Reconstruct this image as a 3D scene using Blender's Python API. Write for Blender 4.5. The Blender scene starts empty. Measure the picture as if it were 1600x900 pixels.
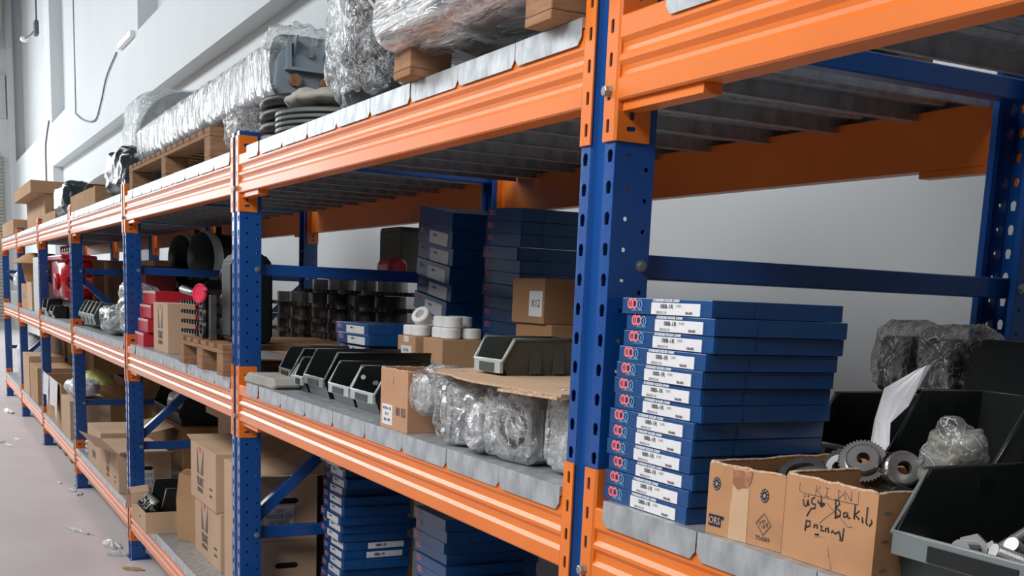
import bpy, bmesh, math, random
from mathutils import Vector, Matrix, noise
from mathutils.geometry import tessellate_polygon
PI = math.pi
S = bpy.context.scene
COL = S.collection
# ------------------------------------------------------------------ camera
CX, CY, CZ = 1.6158, -1.0188, 1.5463
Rv = Vector((0.46112425, 0.88640256, 0.04068084)); Uv = Vector((-0.17125952, 0.04392129, 0.98424646)); Fv = Vector((-0.87065183, 0.46082689, -0.17205805))
cam = bpy.data.cameras.new('camera'); co = bpy.data.objects.new('camera', cam); COL.objects.link(co)
M = Matrix((( Rv.x, Uv.x, -Fv.x, CX), (Rv.y, Uv.y, -Fv.y, CY), (Rv.z, Uv.z, -Fv.z, CZ), (0, 0, 0, 1)))
co.matrix_world = M
cam.sensor_fit = 'HORIZONTAL'; cam.sensor_width = 36.0
cam.lens = 1764.66 / 1600 * 36
cam.shift_y = (772.81 - 450) / 1600
cam.clip_start = 0.05; cam.clip_end = 200
S.camera = co
# ------------------------------------------------------------------ light
S.view_settings.view_transform = 'Standard'; S.view_settings.look = 'None'
S.view_settings.gamma = 1; S.view_settings.use_curve_mapping = False
S.view_settings.exposure = 0.40
W = bpy.data.worlds.new('hall_daylight'); S.world = W; W.use_nodes = True
W.node_tree.nodes['Background'].inputs[0].default_value = (0.80, 0.88, 1.0, 1)
W.node_tree.nodes['Background'].inputs[1].default_value = 0.04

def area(name, loc, target, sx, sy, power, color):
    l = bpy.data.lights.new(name, 'AREA'); l.shape = 'RECTANGLE'; l.size = sx; l.size_y = sy
    l.energy = power; l.color = color
    o = bpy.data.objects.new(name, l); COL.objects.link(o); o.location = loc
    o.rotation_euler = (Vector(target) - Vector(loc)).to_track_quat('-Z', 'Y').to_euler()
    return o
area('far_hall_window_light', (-33, -6.0, 5.5), (-6, 0.2, 2.0), 8, 5, 650, (0.93, 0.97, 1.0))
area('roof_light', (-20, -4.6, 6.6), (-20, 0.3, 1.6), 29, 1.6, 1080, (0.95, 0.98, 1.0))
area('near_fill_light', (0.4, -3.2, 4.1), (0.0, -0.1, 1.3), 4, 1.2, 160, (0.98, 0.98, 1.0))  # added fill that brightens the near front faces, no such lamp known

# ------------------------------------------------------------------ materials
MATS = {}
def mat(name, col, rough=0.5, metal=0.0, col2=None, nscale=6.0, bump=0.0, bscale=40.0, coat=0.0, spec=0.5, stretch=None, lo=0.35, hi=0.65, detail=4.0):
    if name in MATS: return MATS[name]
    m = bpy.data.materials.new(name); m.use_nodes = True; MATS[name] = m
    nt = m.node_tree; b = nt.nodes['Principled BSDF']
    b.inputs['Base Color'].default_value = (*col, 1); b.inputs['Roughness'].default_value = rough
    b.inputs['Metallic'].default_value = metal; b.inputs['Specular IOR Level'].default_value = spec
    if coat: b.inputs['Coat Weight'].default_value = coat; b.inputs['Coat Roughness'].default_value = 0.12
    tc = nt.nodes.new('ShaderNodeTexCoord'); mp = nt.nodes.new('ShaderNodeMapping')
    nt.links.new(tc.outputs['Object'], mp.inputs[0])
    if stretch: mp.inputs['Scale'].default_value = stretch
    if col2:
        n = nt.nodes.new('ShaderNodeTexNoise'); n.inputs['Scale'].default_value = nscale; n.inputs['Detail'].default_value = detail
        r = nt.nodes.new('ShaderNodeValToRGB'); r.color_ramp.elements[0].position = lo; r.color_ramp.elements[1].position = hi
        r.color_ramp.elements[0].color = (*col, 1); r.color_ramp.elements[1].color = (*col2, 1)
        nt.links.new(mp.outputs[0], n.inputs['Vector']); nt.links.new(n.outputs['Fac'], r.inputs[0]); nt.links.new(r.outputs[0], b.inputs['Base Color'])
    if bump:
        n2 = nt.nodes.new('ShaderNodeTexNoise'); n2.inputs['Scale'].default_value = bscale; n2.inputs['Detail'].default_value = 3
        bp = nt.nodes.new('ShaderNodeBump'); bp.inputs['Strength'].default_value = bump; bp.inputs['Distance'].default_value = 0.01
        nt.links.new(mp.outputs[0], n2.inputs['Vector']); nt.links.new(n2.outputs['Fac'], bp.inputs['Height']); nt.links.new(bp.outputs[0], b.inputs['Normal'])
    return m
def filmmat(name, tint=(0.93, 0.95, 0.95), opac=0.25, bump=1.0, bscale=22.0, stretch=None, milk=0.12, dist=0.02, glossk=0.8, rough=0.12, crease=0.4):
    if name in MATS: return MATS[name]
    m = bpy.data.materials.new(name); m.use_nodes = True; MATS[name] = m
    nt = m.node_tree; N = nt.nodes; N.remove(N['Principled BSDF']); out = N['Material Output']
    tr = N.new('ShaderNodeBsdfTransparent'); tr.inputs[0].default_value = (*tint, 1)
    gl = N.new('ShaderNodeBsdfGlossy'); gl.inputs['Roughness'].default_value = rough; gl.inputs['Color'].default_value = (1, 1, 1, 1)
    df = N.new('ShaderNodeBsdfDiffuse'); df.inputs[0].default_value = (0.85, 0.87, 0.87, 1)
    m1 = N.new('ShaderNodeMixShader'); m2 = N.new('ShaderNodeMixShader')
    tc = N.new('ShaderNodeTexCoord'); mp = N.new('ShaderNodeMapping'); nt.links.new(tc.outputs['Object'], mp.inputs[0])
    if stretch: mp.inputs['Scale'].default_value = stretch
    n = N.new('ShaderNodeTexNoise'); n.inputs['Scale'].default_value = bscale; n.inputs['Detail'].default_value = 5; n.inputs['Distortion'].default_value = 1.2
    nt.links.new(mp.outputs[0], n.inputs['Vector'])
    bp = N.new('ShaderNodeBump'); bp.inputs['Strength'].default_value = bump; bp.inputs['Distance'].default_value = dist
    nt.links.new(n.outputs['Fac'], bp.inputs['Height']); nt.links.new(bp.outputs[0], gl.inputs['Normal'])
    rp = N.new('ShaderNodeMapRange'); rp.inputs['From Min'].default_value = 0.40; rp.inputs['From Max'].default_value = 0.68
    rp.inputs['To Min'].default_value = milk * 0.3; rp.inputs['To Max'].default_value = milk * 2.6
    nt.links.new(n.outputs['Fac'], rp.inputs[0])
    n3 = N.new('ShaderNodeTexNoise'); n3.inputs['Scale'].default_value = bscale*0.75; n3.inputs['Detail'].default_value = 2; n3.inputs['Distortion'].default_value = 2.2
    nt.links.new(mp.outputs[0], n3.inputs['Vector'])
    sb = N.new('ShaderNodeMath'); sb.operation = 'SUBTRACT'; sb.inputs[1].default_value = 0.5; nt.links.new(n3.outputs['Fac'], sb.inputs[0])
    ab = N.new('ShaderNodeMath'); ab.operation = 'ABSOLUTE'; nt.links.new(sb.outputs[0], ab.inputs[0])
    cr = N.new('ShaderNodeMapRange'); cr.inputs['From Min'].default_value = 0.0; cr.inputs['From Max'].default_value = 0.022; cr.inputs['To Min'].default_value = crease; cr.inputs['To Max'].default_value = 0.0
    nt.links.new(ab.outputs[0], cr.inputs[0])
    sm = N.new('ShaderNodeMath'); sm.operation = 'ADD'; sm.use_clamp = True; nt.links.new(rp.outputs[0], sm.inputs[0]); nt.links.new(cr.outputs[0], sm.inputs[1])
    fr = N.new('ShaderNodeFresnel'); fr.inputs[0].default_value = 1.33; nt.links.new(bp.outputs[0], fr.inputs['Normal'])
    ad = N.new('ShaderNodeMath'); ad.operation = 'MULTIPLY_ADD'; ad.use_clamp = True; ad.inputs[1].default_value = glossk; ad.inputs[2].default_value = opac * 0.4
    nt.links.new(fr.outputs[0], ad.inputs[0])
    nt.links.new(sm.outputs[0], m1.inputs[0]); nt.links.new(tr.outputs[0], m1.inputs[1]); nt.links.new(df.outputs[0], m1.inputs[2])
    nt.links.new(ad.outputs[0], m2.inputs[0]); nt.links.new(m1.outputs[0], m2.inputs[1]); nt.links.new(gl.outputs[0], m2.inputs[2])
    nt.links.new(m2.outputs[0], out.inputs[0])
    return m
orange = mat('orange_powder_coat', (0.80, 0.195, 0.018), 0.40, col2=(0.74, 0.165, 0.015), nscale=3, bump=0.04, bscale=60, coat=0.18)
blue = mat('blue_powder_coat', (0.004, 0.060, 0.250), 0.33, col2=(0.006, 0.072, 0.29), nscale=2, bump=0.03, bscale=70, coat=0.3)
galv = mat('galvanised_steel', (0.40, 0.43, 0.445), 0.42, 0.62, col2=(0.60, 0.63, 0.65), nscale=30, bump=0.1, bscale=50, stretch=(1, 1, 0.5))
kraft = mat('kraft_cardboard', (0.44, 0.26, 0.14), 0.85, col2=(0.50, 0.305, 0.17), nscale=5, bump=0.05, bscale=30, spec=0.2)
kraftl = mat('light_cardboard', (0.55, 0.37, 0.24), 0.85, col2=(0.60, 0.415, 0.275), nscale=4, bump=0.05, bscale=30, spec=0.2)
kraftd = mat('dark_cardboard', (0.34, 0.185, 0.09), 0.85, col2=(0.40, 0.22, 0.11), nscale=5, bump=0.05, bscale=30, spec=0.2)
kraftw = mat('worn_cardboard', (0.48, 0.25, 0.125), 0.8, col2=(0.38, 0.19, 0.09), nscale=9, bump=0.06, bscale=24, spec=0.2, lo=0.5, hi=0.75)
flute = mat('cardboard_edge', (0.66, 0.48, 0.33), 0.9, col2=(0.40, 0.25, 0.15), nscale=150, spec=0.1)
tape = mat('packing_tape', (0.56, 0.37, 0.22), 0.28, col2=(0.60, 0.40, 0.25), nscale=9, bump=0.1, bscale=30)
stain = mat('rust_stain', (0.30, 0.12, 0.06), 0.85, col2=(0.42, 0.23, 0.12), nscale=55, lo=0.45, hi=0.6)
boxblue = mat('blue_carton', (0.004, 0.055, 0.185), 0.36, col2=(0.005, 0.063, 0.21), nscale=4, coat=0.2)
paper = mat('white_paper', (0.78, 0.78, 0.80), 0.6, col2=(0.72, 0.72, 0.74), nscale=8)
labelw = mat('white_label', (0.76, 0.76, 0.76), 0.45, col2=(0.70, 0.70, 0.71), nscale=30)
ink = mat('black_ink', (0.012, 0.012, 0.016), 0.6)
inkfaint = mat('faint_grey_ink', (0.38, 0.36, 0.34), 0.6)
inkbrown = mat('grey_brown_print', (0.13, 0.10, 0.10), 0.7)
navyink = mat('navy_print', (0.018, 0.018, 0.045), 0.6)
pinkink = mat('pink_logo_print', (0.80, 0.17, 0.17), 0.5)
skyink = mat('pale_blue_logo_print', (0.16, 0.40, 0.62), 0.5)
redink = mat('red_logo_print', (0.55, 0.07, 0.06), 0.5)
whiteink = mat('white_print', (0.74, 0.78, 0.82), 0.5)
bpl = mat('black_plastic', (0.011, 0.013, 0.013), 0.36, bump=0.03, bscale=120)
gpl = mat('grey_plastic_rim', (0.17, 0.19, 0.19), 0.32)
green = mat('grey_green_plastic', (0.062, 0.072, 0.060), 0.42, bump=0.03, bscale=90)
greenl = mat('pale_plastic_rim', (0.40, 0.44, 0.43), 0.35)
steel = mat('machined_steel', (0.42, 0.42, 0.42), 0.30, 0.9, col2=(0.28, 0.28, 0.27), nscale=14)
darksteel = mat('oiled_dark_steel', (0.045, 0.043, 0.038), 0.34, 0.75, col2=(0.02, 0.019, 0.017), nscale=14)
zinc = mat('zinc_plated_bolt', (0.38, 0.38, 0.37), 0.45, 0.8)
alu = mat('cast_aluminium', (0.50, 0.51, 0.51), 0.42, 0.6, col2=(0.42, 0.43, 0.43), nscale=16, bump=0.1, bscale=60)
rubber = mat('black_rubber', (0.013, 0.014, 0.013), 0.45, bump=0.1, bscale=30)
charcoal = mat('charcoal_paint', (0.009, 0.012, 0.012), 0.5, spec=0.3)
greypaint = mat('blue_grey_machine_paint', (0.23, 0.28, 0.32), 0.4, bump=0.02)
rust = mat('rusty_pipe_end', (0.16, 0.07, 0.03), 0.8, col2=(0.28, 0.16, 0.09), nscale=30)
redp = mat('red_paint', (0.55, 0.012, 0.028), 0.3, coat=0.4)
redbox = mat('red_carton', (0.52, 0.012, 0.030), 0.45)
pinkcap = mat('pink_plastic_cap', (0.85, 0.06, 0.13), 0.35)
whitepl = mat('white_plastic', (0.80, 0.80, 0.78), 0.4)
wood = mat('pallet_wood', (0.27, 0.135, 0.065), 0.8, col2=(0.35, 0.20, 0.105), nscale=5, stretch=(1, 8, 8), bump=0.12, bscale=20, spec=0.2)
woodl = mat('pallet_block_endgrain', (0.38, 0.21, 0.12), 0.85, col2=(0.27, 0.15, 0.08), nscale=14, bump=0.15, bscale=30, spec=0.2, stretch=(1, 1, 5))
wallp = mat('white_wall_paint', (0.63, 0.665, 0.675), 0.75, col2=(0.61, 0.645, 0.655), nscale=0.7, bump=0.02, bscale=12, spec=0.25)
greyw = mat('grey_wall_paint', (0.55, 0.56, 0.57), 0.8)
floorm = mat('epoxy_floor', (0.62, 0.555, 0.56), 0.42, col2=(0.68, 0.62, 0.615), nscale=1.6, bump=0.015, bscale=6, spec=0.4, detail=7)
cable = mat('dark_cable', (0.10, 0.10, 0.10), 0.6)
foil = mat('silver_bubble_foil', (0.58, 0.58, 0.58), 0.30, 0.65, bump=0.9, bscale=55)
canvas = mat('crumpled_paper_sack', (0.43, 0.41, 0.36), 0.85, col2=(0.34, 0.32, 0.28), nscale=8, bump=0.3, bscale=22)
yellow = mat('yellow_bag', (0.75, 0.72, 0.22), 0.5, bump=0.3)
film = filmmat('clear_stretch_film', tint=(0.97, 0.98, 0.98), opac=0.10, milk=0.11, glossk=0.5, rough=0.13, bscale=32, crease=0.55)
filmh = filmmat('hazy_stretch_film', tint=(0.9, 0.92, 0.92), opac=0.35, bump=1.0, bscale=9, stretch=(2.5, 1, 1), milk=0.20, dist=0.03)
filmw = filmmat('thick_pallet_film', tint=(0.88, 0.88, 0.88), opac=0.6, bump=1.0, bscale=7, stretch=(0.5, 1, 5), milk=0.32)
filmb = filmmat('bag_polythene', tint=(0.90, 0.90, 0.86), opac=0.12, bump=1.0, bscale=26, milk=0.11, glossk=0.6, rough=0.12, crease=0.5, dist=0.025)

# ------------------------------------------------------------------ helpers
def NB(): return bmesh.new()
def V(*a): return Vector(a)
def box(bm, x0, x1, y0, y1, z0, z1, mx=None, bev=0.0):
    vs = [bm.verts.new((x, y, z)) for x in (x0, x1) for y in (y0, y1) for z in (z0, z1)]
    fs = [(0, 1, 3, 2), (4, 6, 7, 5), (0, 4, 5, 1), (2, 3, 7, 6), (0, 2, 6, 4), (1, 5, 7, 3)]
    faces = [bm.faces.new([vs[i] for i in f]) for f in fs]
    if bev:
        es = list({e for f in faces for e in f.edges})
        r = bmesh.ops.bevel(bm, geom=es, offset=bev, segments=2, affect='EDGES', profile=0.5)
        vs = list({v for f in r['faces'] for v in f.verts} | {v for v in vs if v.is_valid})
    if mx is not None: bmesh.ops.transform(bm, matrix=mx, verts=[v for v in vs if v.is_valid])
    return vs
def frame_of(d):
    d = d.normalized(); a = V(0, 0, 1) if abs(d.z) < 0.9 else V(1, 0, 0)
    u = d.cross(a).normalized(); return u, d.cross(u).normalized()
def cyl(bm, p0, p1, r0, r1=None, seg=20, cap=True):
    p0, p1 = Vector(p0), Vector(p1); r1 = r0 if r1 is None else r1
    u, w = frame_of(p1 - p0)
    A = [bm.verts.new(p0 + (u * math.cos(2*PI*i/seg) + w * math.sin(2*PI*i/seg)) * r0) for i in range(seg)]
    B = [bm.verts.new(p1 + (u * math.cos(2*PI*i/seg) + w * math.sin(2*PI*i/seg)) * r1) for i in range(seg)]
    for i in range(seg):
        f = bm.faces.new((A[i], A[(i+1) % seg], B[(i+1) % seg], B[i])); f.smooth = True
    if cap: bm.faces.new(A[::-1]); bm.faces.new(B)
def lathe(bm, prof, o, d, seg=32):
    """prof: list of (distance along d, radius)"""
    o, d = Vector(o), Vector(d).normalized(); u, w = frame_of(d); rings = []
    for t, r in prof:
        rings.append([bm.verts.new(o + d*t + (u*math.cos(2*PI*i/seg) + w*math.sin(2*PI*i/seg)) * max(r, 1e-5)) for i in range(seg)])
    for a, b in zip(rings, rings[1:]):
        for i in range(seg):
            f = bm.faces.new((a[i], a[(i+1) % seg], b[(i+1) % seg], b[i])); f.smooth = False
    return rings
def tube(bm, pts, r, seg=8, cap=True):
    pts = [Vector(p) for p in pts]; rings = []
    rr = r if isinstance(r, (list, tuple)) else [r]*len(pts)
    u = None
    for i, p in enumerate(pts):
        t = (pts[min(i+1, len(pts)-1)] - pts[max(i-1, 0)]).normalized()
        if u is None: u, _ = frame_of(t)
        u = (u - t*u.dot(t)).normalized(); w = t.cross(u)
        rings.append([bm.verts.new(p + (u*math.cos(2*PI*k/seg) + w*math.sin(2*PI*k/seg))*rr[i]) for k in range(seg)])
    for a, b in zip(rings, rings[1:]):
        for k in range(seg):
            f = bm.faces.new((a[k], a[(k+1) % seg], b[(k+1) % seg], b[k])); f.smooth = True
    if cap: bm.faces.new(rings[0][::-1]); bm.faces.new(rings[-1])
def prism(bm, poly, axis, a, b):
    """poly: 2D points; axis 'x': (y,z), 'y': (x,z), 'z': (x,y); extruded a..b"""
    def P(p, t): return {'x': (t, p[0], p[1]), 'y': (p[0], t, p[1]), 'z': (p[0], p[1], t)}[axis]
    A = [bm.verts.new(P(p, a)) for p in poly]; B = [bm.verts.new(P(p, b)) for p in poly]; n = len(poly)
    bm.faces.new(A); bm.faces.new(B[::-1])
    for i in range(n): bm.faces.new((A[i], B[i], B[(i+1) % n], A[(i+1) % n]))
def link(name, me, m, parent=None):
    o = bpy.data.objects.new(name, me); COL.objects.link(o)
    if m is not None and len(me.materials) == 0: me.materials.append(m)
    if parent is not None: o.parent = parent
    return o
def obj(name, bm, m, parent=None, fix=True):
    if fix: bmesh.ops.recalc_face_normals(bm, faces=bm.faces)
    me = bpy.data.meshes.new(name); bm.to_mesh(me); bm.free()
    return link(name, me, m, parent)
def tag(o, label, cat, group=None):
    o['label'] = label; o['category'] = cat
    if group: o['group'] = group
    return o
def thing(name, label, cat, loc=(0, 0, 0), rz=0.0, group=None):
    o = bpy.data.objects.new(name, None); o.empty_display_size = 0.05; COL.objects.link(o); o.location = loc; o.rotation_euler = (0, 0, rz)
    return tag(o, label, cat, group)
def struct(name, bm, m):
    o = obj(name, bm, m); o['kind'] = 'structure'; return o
def dup(root, loc, rz=None, label=None, group=None, rot=None):
    r = root.copy(); COL.objects.link(r); r.location = loc
    if rz is not None: r.rotation_euler = (0, 0, rz)
    if rot is not None: r.rotation_euler = rot
    if label: r['label'] = label
    if group: r['group'] = group
    for ch in list(root.children):
        c = ch.copy(); COL.objects.link(c); c.parent = r
        for g in list(ch.children):
            d = g.copy(); COL.objects.link(d); d.parent = c
    return r
TXT = {}
def text_mesh(s, size, bold=0.0, depth=0.0003, shear=0.0, sx=1.0, res=2):
    k = (s, size, bold, depth, shear, sx)
    if k in TXT: return TXT[k]
    c = bpy.data.curves.new('lettering', 'FONT'); c.body = s; c.size = size; c.extrude = depth; c.offset = bold; c.shear = shear
    c.align_x = 'CENTER'; c.align_y = 'CENTER'; c.resolution_u = res
    o = bpy.data.objects.new('lettering', c)
    me = bpy.data.meshes.new_from_object(o); bpy.data.objects.remove(o)
    for v in me.vertices: v.co.x *= sx
    TXT[k] = me; return me
TM = {}
def text(s, size, m, parent, loc, face='-y', bold=0.0, name='lettering', sx=1.0, shear=0.0, tilt=0.0):
    me = text_mesh(s, size, bold, 0.0003, shear, sx)
    k = (me.name, m.name)
    if k not in TM:
        c = me.copy(); c.materials.clear(); c.materials.append(m); TM[k] = c
    o = bpy.data.objects.new(name, TM[k]); COL.objects.link(o); o.parent = parent; o.location = loc
    o.rotation_euler = {'-y': (PI/2, -tilt, 0), '+x': (PI/2, 0, PI/2), '+z': (0, 0, tilt)}[face]
    return o
def superblob(size, e=0.5, nu=48, nv=28, amp=0.02, freq=9.0, seed=0, taper=0.0, flat=0.0, fine=0.35, squash=None):
    """closed crumpled shell of the given overall size standing on z=0"""
    bm = NB(); sx, sy, sz = size; off = Vector((seed*7.3, seed*3.1, seed*1.7)); rows = []
    def sp(c, p): return math.copysign(abs(c)**p, c)
    for j in range(nv+1):
        th = -PI/2 + PI*j/nv; row = []
        for i in range(nu):
            ph = 2*PI*i/nu
            x = sp(math.cos(th), e)*sp(math.cos(ph), e)/2; y = sp(math.cos(th), e)*sp(math.sin(ph), e)/2; z = sp(math.sin(th), e)/2
            k = 1 - taper*(z+0.5)
            p = Vector((x*sx*k, y*sy*k, z*sz)); n = Vector((x, y, z)).normalized()
            q = p*freq + off
            d = abs(noise.noise(q))*1.3 - 0.35 + fine*abs(noise.noise(q*2.7))
            p += n*d*amp
            if squash: p = squash(p)
            row.append(p)
        rows.append(row)
    vb = [[bm.verts.new(p + Vector((0, 0, sz/2))) for p in row] for row in rows[1:-1]]
    b0 = bm.verts.new(rows[0][0] + Vector((0, 0, sz/2))); b1 = bm.verts.new(rows[-1][0] + Vector((0, 0, sz/2)))
    for a, b in zip(vb, vb[1:]):
        for i in range(nu):
            f = bm.faces.new((a[i], a[(i+1) % nu], b[(i+1) % nu], b[i])); f.smooth = True
    for i in range(nu):
        bm.faces.new((b0, vb[0][(i+1) % nu], vb[0][i])); bm.faces.new((b1, vb[-1][i], vb[-1][(i+1) % nu]))
    zmin = min(v.co.z for v in bm.verts)
    for v in bm.verts: v.co.z -= zmin
    return bm
def perf(bm, o, u, w, width, pitch, n, hole, extra_first=0.0, extra_last=0.0):
    """perforated strip: n cells of height pitch along w, hole = [(a, b)...] in cell coords"""
    o, u, w = Vector(o), Vector(u), Vector(w)
    outer = [(0, 0), (width, 0), (width, pitch), (0, pitch)]
    tri = tessellate_polygon([[Vector((a, b, 0)) for a, b in outer], [Vector((a, b, 0)) for a, b in hole]])
    pts = outer + hole
    for k in range(n):
        vs = [bm.verts.new(o + u*a + w*(b + k*pitch)) for a, b in pts]
        for t in tri:
            try: bm.faces.new([vs[i] for i in t])
            except ValueError: pass
    for z0, h in ((-extra_first, extra_first), (n*pitch, extra_last)):
        if h: bm.faces.new([bm.verts.new(o + u*a + w*b) for a, b in ((0, z0), (width, z0), (width, z0+h), (0, z0+h))])
def quad(bm, pts): bm.faces.new([bm.verts.new(p) for p in pts])
ORD = ['topmost', 'second', 'third', 'fourth', 'fifth', 'sixth', 'seventh', 'eighth', 'ninth', 'tenth', 'eleventh', 'twelfth', 'thirteenth', 'fourteenth', 'fifteenth', 'sixteenth', 'seventeenth', 'eighteenth', 'nineteenth', 'twentieth']

# ------------------------------------------------------------------ room
L, PW, PD, RD = 2.4294, 0.105, 0.0763, 1.0638     # bay pitch, upright width and depth, rack depth
BEAMZ = [0.172, 1.068, 1.865]                      # underside of the beams
BH = 0.13
DECK = [0.319, 1.215, 2.012]
bm = NB(); quad(bm, [(-38, -9, 0), (5, -9, 0), (5, 1.8, 0), (-38, 1.8, 0)]); struct('floor', bm, floorm)
# rear wall with two rows of recesses and pillars between them
bm = NB()
YW = 1.8; RX = [(-15.03, -5.35), (-25.92, -16.2), (-4.25, 4.5)]
box(bm, -36, 5, YW, YW+0.5, 3.97, 4.88)                      # band between the recess rows
for a, b in ((-16.2, -15.03), (-27.1, -25.92), (-5.35, -4.25)):
    box(bm, a, b, YW, YW+0.5, 0, 3.97); box(bm, a, b, YW, YW+0.5, 4.88, 11)
box(bm, -36, -27.1, YW, YW+0.5, 0, 3.97)
box(bm, -36, 5, YW+0.2, YW+0.5, 0, 3.97)                     # recess backs
box(bm, -36, 5, YW+0.26, YW+0.6, 4.88, 11)
struct('wall_rear', bm, wallp)
bm = NB(); box(bm, -36.4, -36, -9, 2.3, 0, 11)
box(bm, -36, -35.8, 1.62, 1.8, 0, 11)
struct('wall_end', bm, greyw)
bm = NB()
for k in range(48): tube(bm, [(-35.92, -2.2, 0.3+k*0.1), (-35.92, 1.42, 0.3+k*0.1)], 0.05, 6)
struct('door_1', bm, mat('cream_roller_shutter', (0.62, 0.58, 0.50), 0.6))
bm = NB()
box(bm, -36.0, -35.9, 0.2, 1.58, 6.1, 6.2); box(bm, -36.0, -35.9, 0.2, 1.58, 7.2, 7.3); box(bm, -36.0, -35.9, 1.48, 1.58, 6.2, 7.2); box(bm, -36.0, -35.9, .2, .3, 6.2, 7.2)
struct('window_1', bm, mat('grey_window_frame', (0.5, 0.5, 0.5), 0.5))
bm = NB(); tube(bm, [(-35.6, 1.2, 8.0), (-35.6, 1.35, 8.6), (-35.6, 1.45, 9.8)], 0.16, 12)
struct('trim_1', bm, mat('cream_duct', (0.7, 0.64, 0.55), 0.6))
# cables and a conduit on the wall
def wallcable(name, pts, r, label, m=cable):
    bm = NB(); P = [Vector(p) for p in pts]; out = []
    for i in range(len(P)-1):
        p0 = P[max(i-1, 0)]; p1 = P[i]; p2 = P[i+1]; p3 = P[min(i+2, len(P)-1)]
        for k in range(6):
            t = k/6; out.append(0.5*((2*p1) + (p2-p0)*t + (2*p0-5*p1+4*p2-p3)*t*t + (3*p1-p0-3*p2+p3)*t**3))
    out.append(P[-1]); tube(bm, out, r, 6); return tag(obj(name, bm, m), label, 'cable')
ZS = 4.88
wallcable('hanging_cable', [(-16.75, 1.78, 4.87), (-17.75, 1.78, 4.68), (-18.4, 1.78, 4.38), (-19.15, 1.78, 4.18), (-20.6, 1.78, 4.35), (-21.6, 1.78, 4.57)], 0.012, 'thin dark cable sagging in a loop below the sill on the white wall')
wallcable('vertical_cable', [(-21.6, 1.78, 9.5), (-21.6, 1.78, 7.5), (-21.6, 1.78, 5.6), (-21.62, 1.78, 4.57)], 0.010, 'thin grey cable running straight down the tall white wall')
wallcable('drop_cable', [(-26.3, 1.78, 4.97), (-26.9, 1.78, 4.7), (-27.2, 1.78, 4.3), (-27.2, 1.78, 2.4)], 0.016, 'dark cable dropping down the wall beside the farthest recess')
bm = NB(); box(bm, -16.35, -15.25, 1.73, 1.8, 4.84, 4.92, bev=0.01); tag(obj('conduit', bm, mat('white_conduit', (0.8, 0.8, 0.8), 0.5)), 'short white conduit box along the sill of the wall', 'conduit')
t = thing('wall_lamp', 'small grey box with a bracket arm high on the far white wall', 'lamp', (-28.2, 1.8, 7.25))
bm = NB(); box(bm, -0.16, 0.16, -0.10, 0, -0.16, 0.16, bev=0.03); obj('housing', bm, cable, t)
bm = NB(); tube(bm, [(0.1, -0.05, 0.15), (0.1, -0.05, .95)], 0.02); obj('conduit', bm, cable, t)
bm = NB(); tube(bm, [(-0.15, -0.05, 0.0), (-0.9, -0.1, 0.0), (-1.5, -0.16, 0.02)], 0.018); obj('arm', bm, cable, t)
bm = NB(); superb = superblob((0.2, 0.2, 0.15), e=1, nu=12, nv=8, amp=0.0); bmesh.ops.translate(superb, vec=(-1.6, -0.18, -0.06), verts=superb.verts); obj('lamp_head', superb, paper, t); bm.free()

# ------------------------------------------------------------------ uprights
ZT = 2.075
def slot(cx, cz): return [(cx+a, cz+b) for a, b in ((-.0055, -.0105), (.0055, -.0105), (.0078, .003), (.0055, .0085), (0, .0108), (-.0055, .0085), (-.0078, .003))]
def circ(cx, cz, r, n=8): return [(cx + r*math.cos(2*PI*i/n), cz + r*math.sin(2*PI*i/n)) for i in range(n)]
def upright_mesh():
    bm = NB(); n = 40; z0 = 0.056
    ex0 = z0 - 0.006; ex1 = ZT - (z0 + n*0.05)
    sw = 0.030
    perf(bm, (-PW, 0, z0), (1, 0, 0), (0, 0, 1), sw, 0.05, n, slot(0.0135, 0.025), ex0, ex1)
    perf(bm, (-sw, 0, z0), (1, 0, 0), (0, 0, 1), sw, 0.05, n, slot(sw-0.0135, 0.025), ex0, ex1)
    for a, b in (((-PW+sw, 0), (-PW+sw+.005, .009)), ((-PW+sw+.005, .009), (-sw-.005, .009)), ((-sw-.005, .009), (-sw, 0))):
        quad(bm, [(a[0], a[1], .006), (b[0], b[1], .006), (b[0], b[1], ZT), (a[0], a[1], ZT)])
    for x in (0, -PW):
        perf(bm, (x, 0, z0), (0, 1, 0), (0, 0, 1), 0.042, 0.05, n, circ(0.026, 0.025, 0.0042), ex0, ex1)
        perf(bm, (x, 0.042, z0), (0, 1, 0), (0, 0, 1), PD-0.042, 0.05, n, circ(0.020, 0.0495-0.025+0.0001 if False else 0.006, 0.0042), ex0, ex1)
        s = -1 if x == 0 else 1
        quad(bm, [(x, PD, .006), (x+s*.014, PD, .006), (x+s*.014, PD, ZT), (x, PD, ZT)])
        quad(bm, [(x+s*.014, PD, .006), (x+s*.014, PD-.012, .006), (x+s*.014, PD-.012, ZT), (x+s*.014, PD, ZT)])
    bmesh.ops.remove_doubles(bm, verts=bm.verts, dist=0.00005)
    return bm
NAME = ['the nearest full bay', 'the second bay', 'the third bay', 'the fourth bay', 'the fifth bay', 'the sixth bay', 'the seventh bay']
t = thing('upright_frame', 'nearest tall blue perforated upright frame beside the stacked blue chain boxes', 'rack frame', (0, 0, 0), 0, None)
frame0 = t
u = obj('upright', upright_mesh(), blue, t, fix=True)
sm = u.modifiers.new('sheet_thickness', 'SOLIDIFY'); sm.thickness = 0.0022; sm.offset = 0
u2 = u.copy(); COL.objects.link(u2); u2.parent = t; u2.rotation_euler = (0, 0, PI); u2.location = (-PW, RD, 0)
bm = NB(); box(bm, -PW-.018, .018, -.012, PD+.03, 0, .006, bev=0.001)
fp = obj('foot_plate', bm, blue, t)
fp2 = fp.copy(); COL.objects.link(fp2); fp2.parent = t; fp2.rotation_euler = (0, 0, PI); fp2.location = (-PW, RD, 0)
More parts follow.
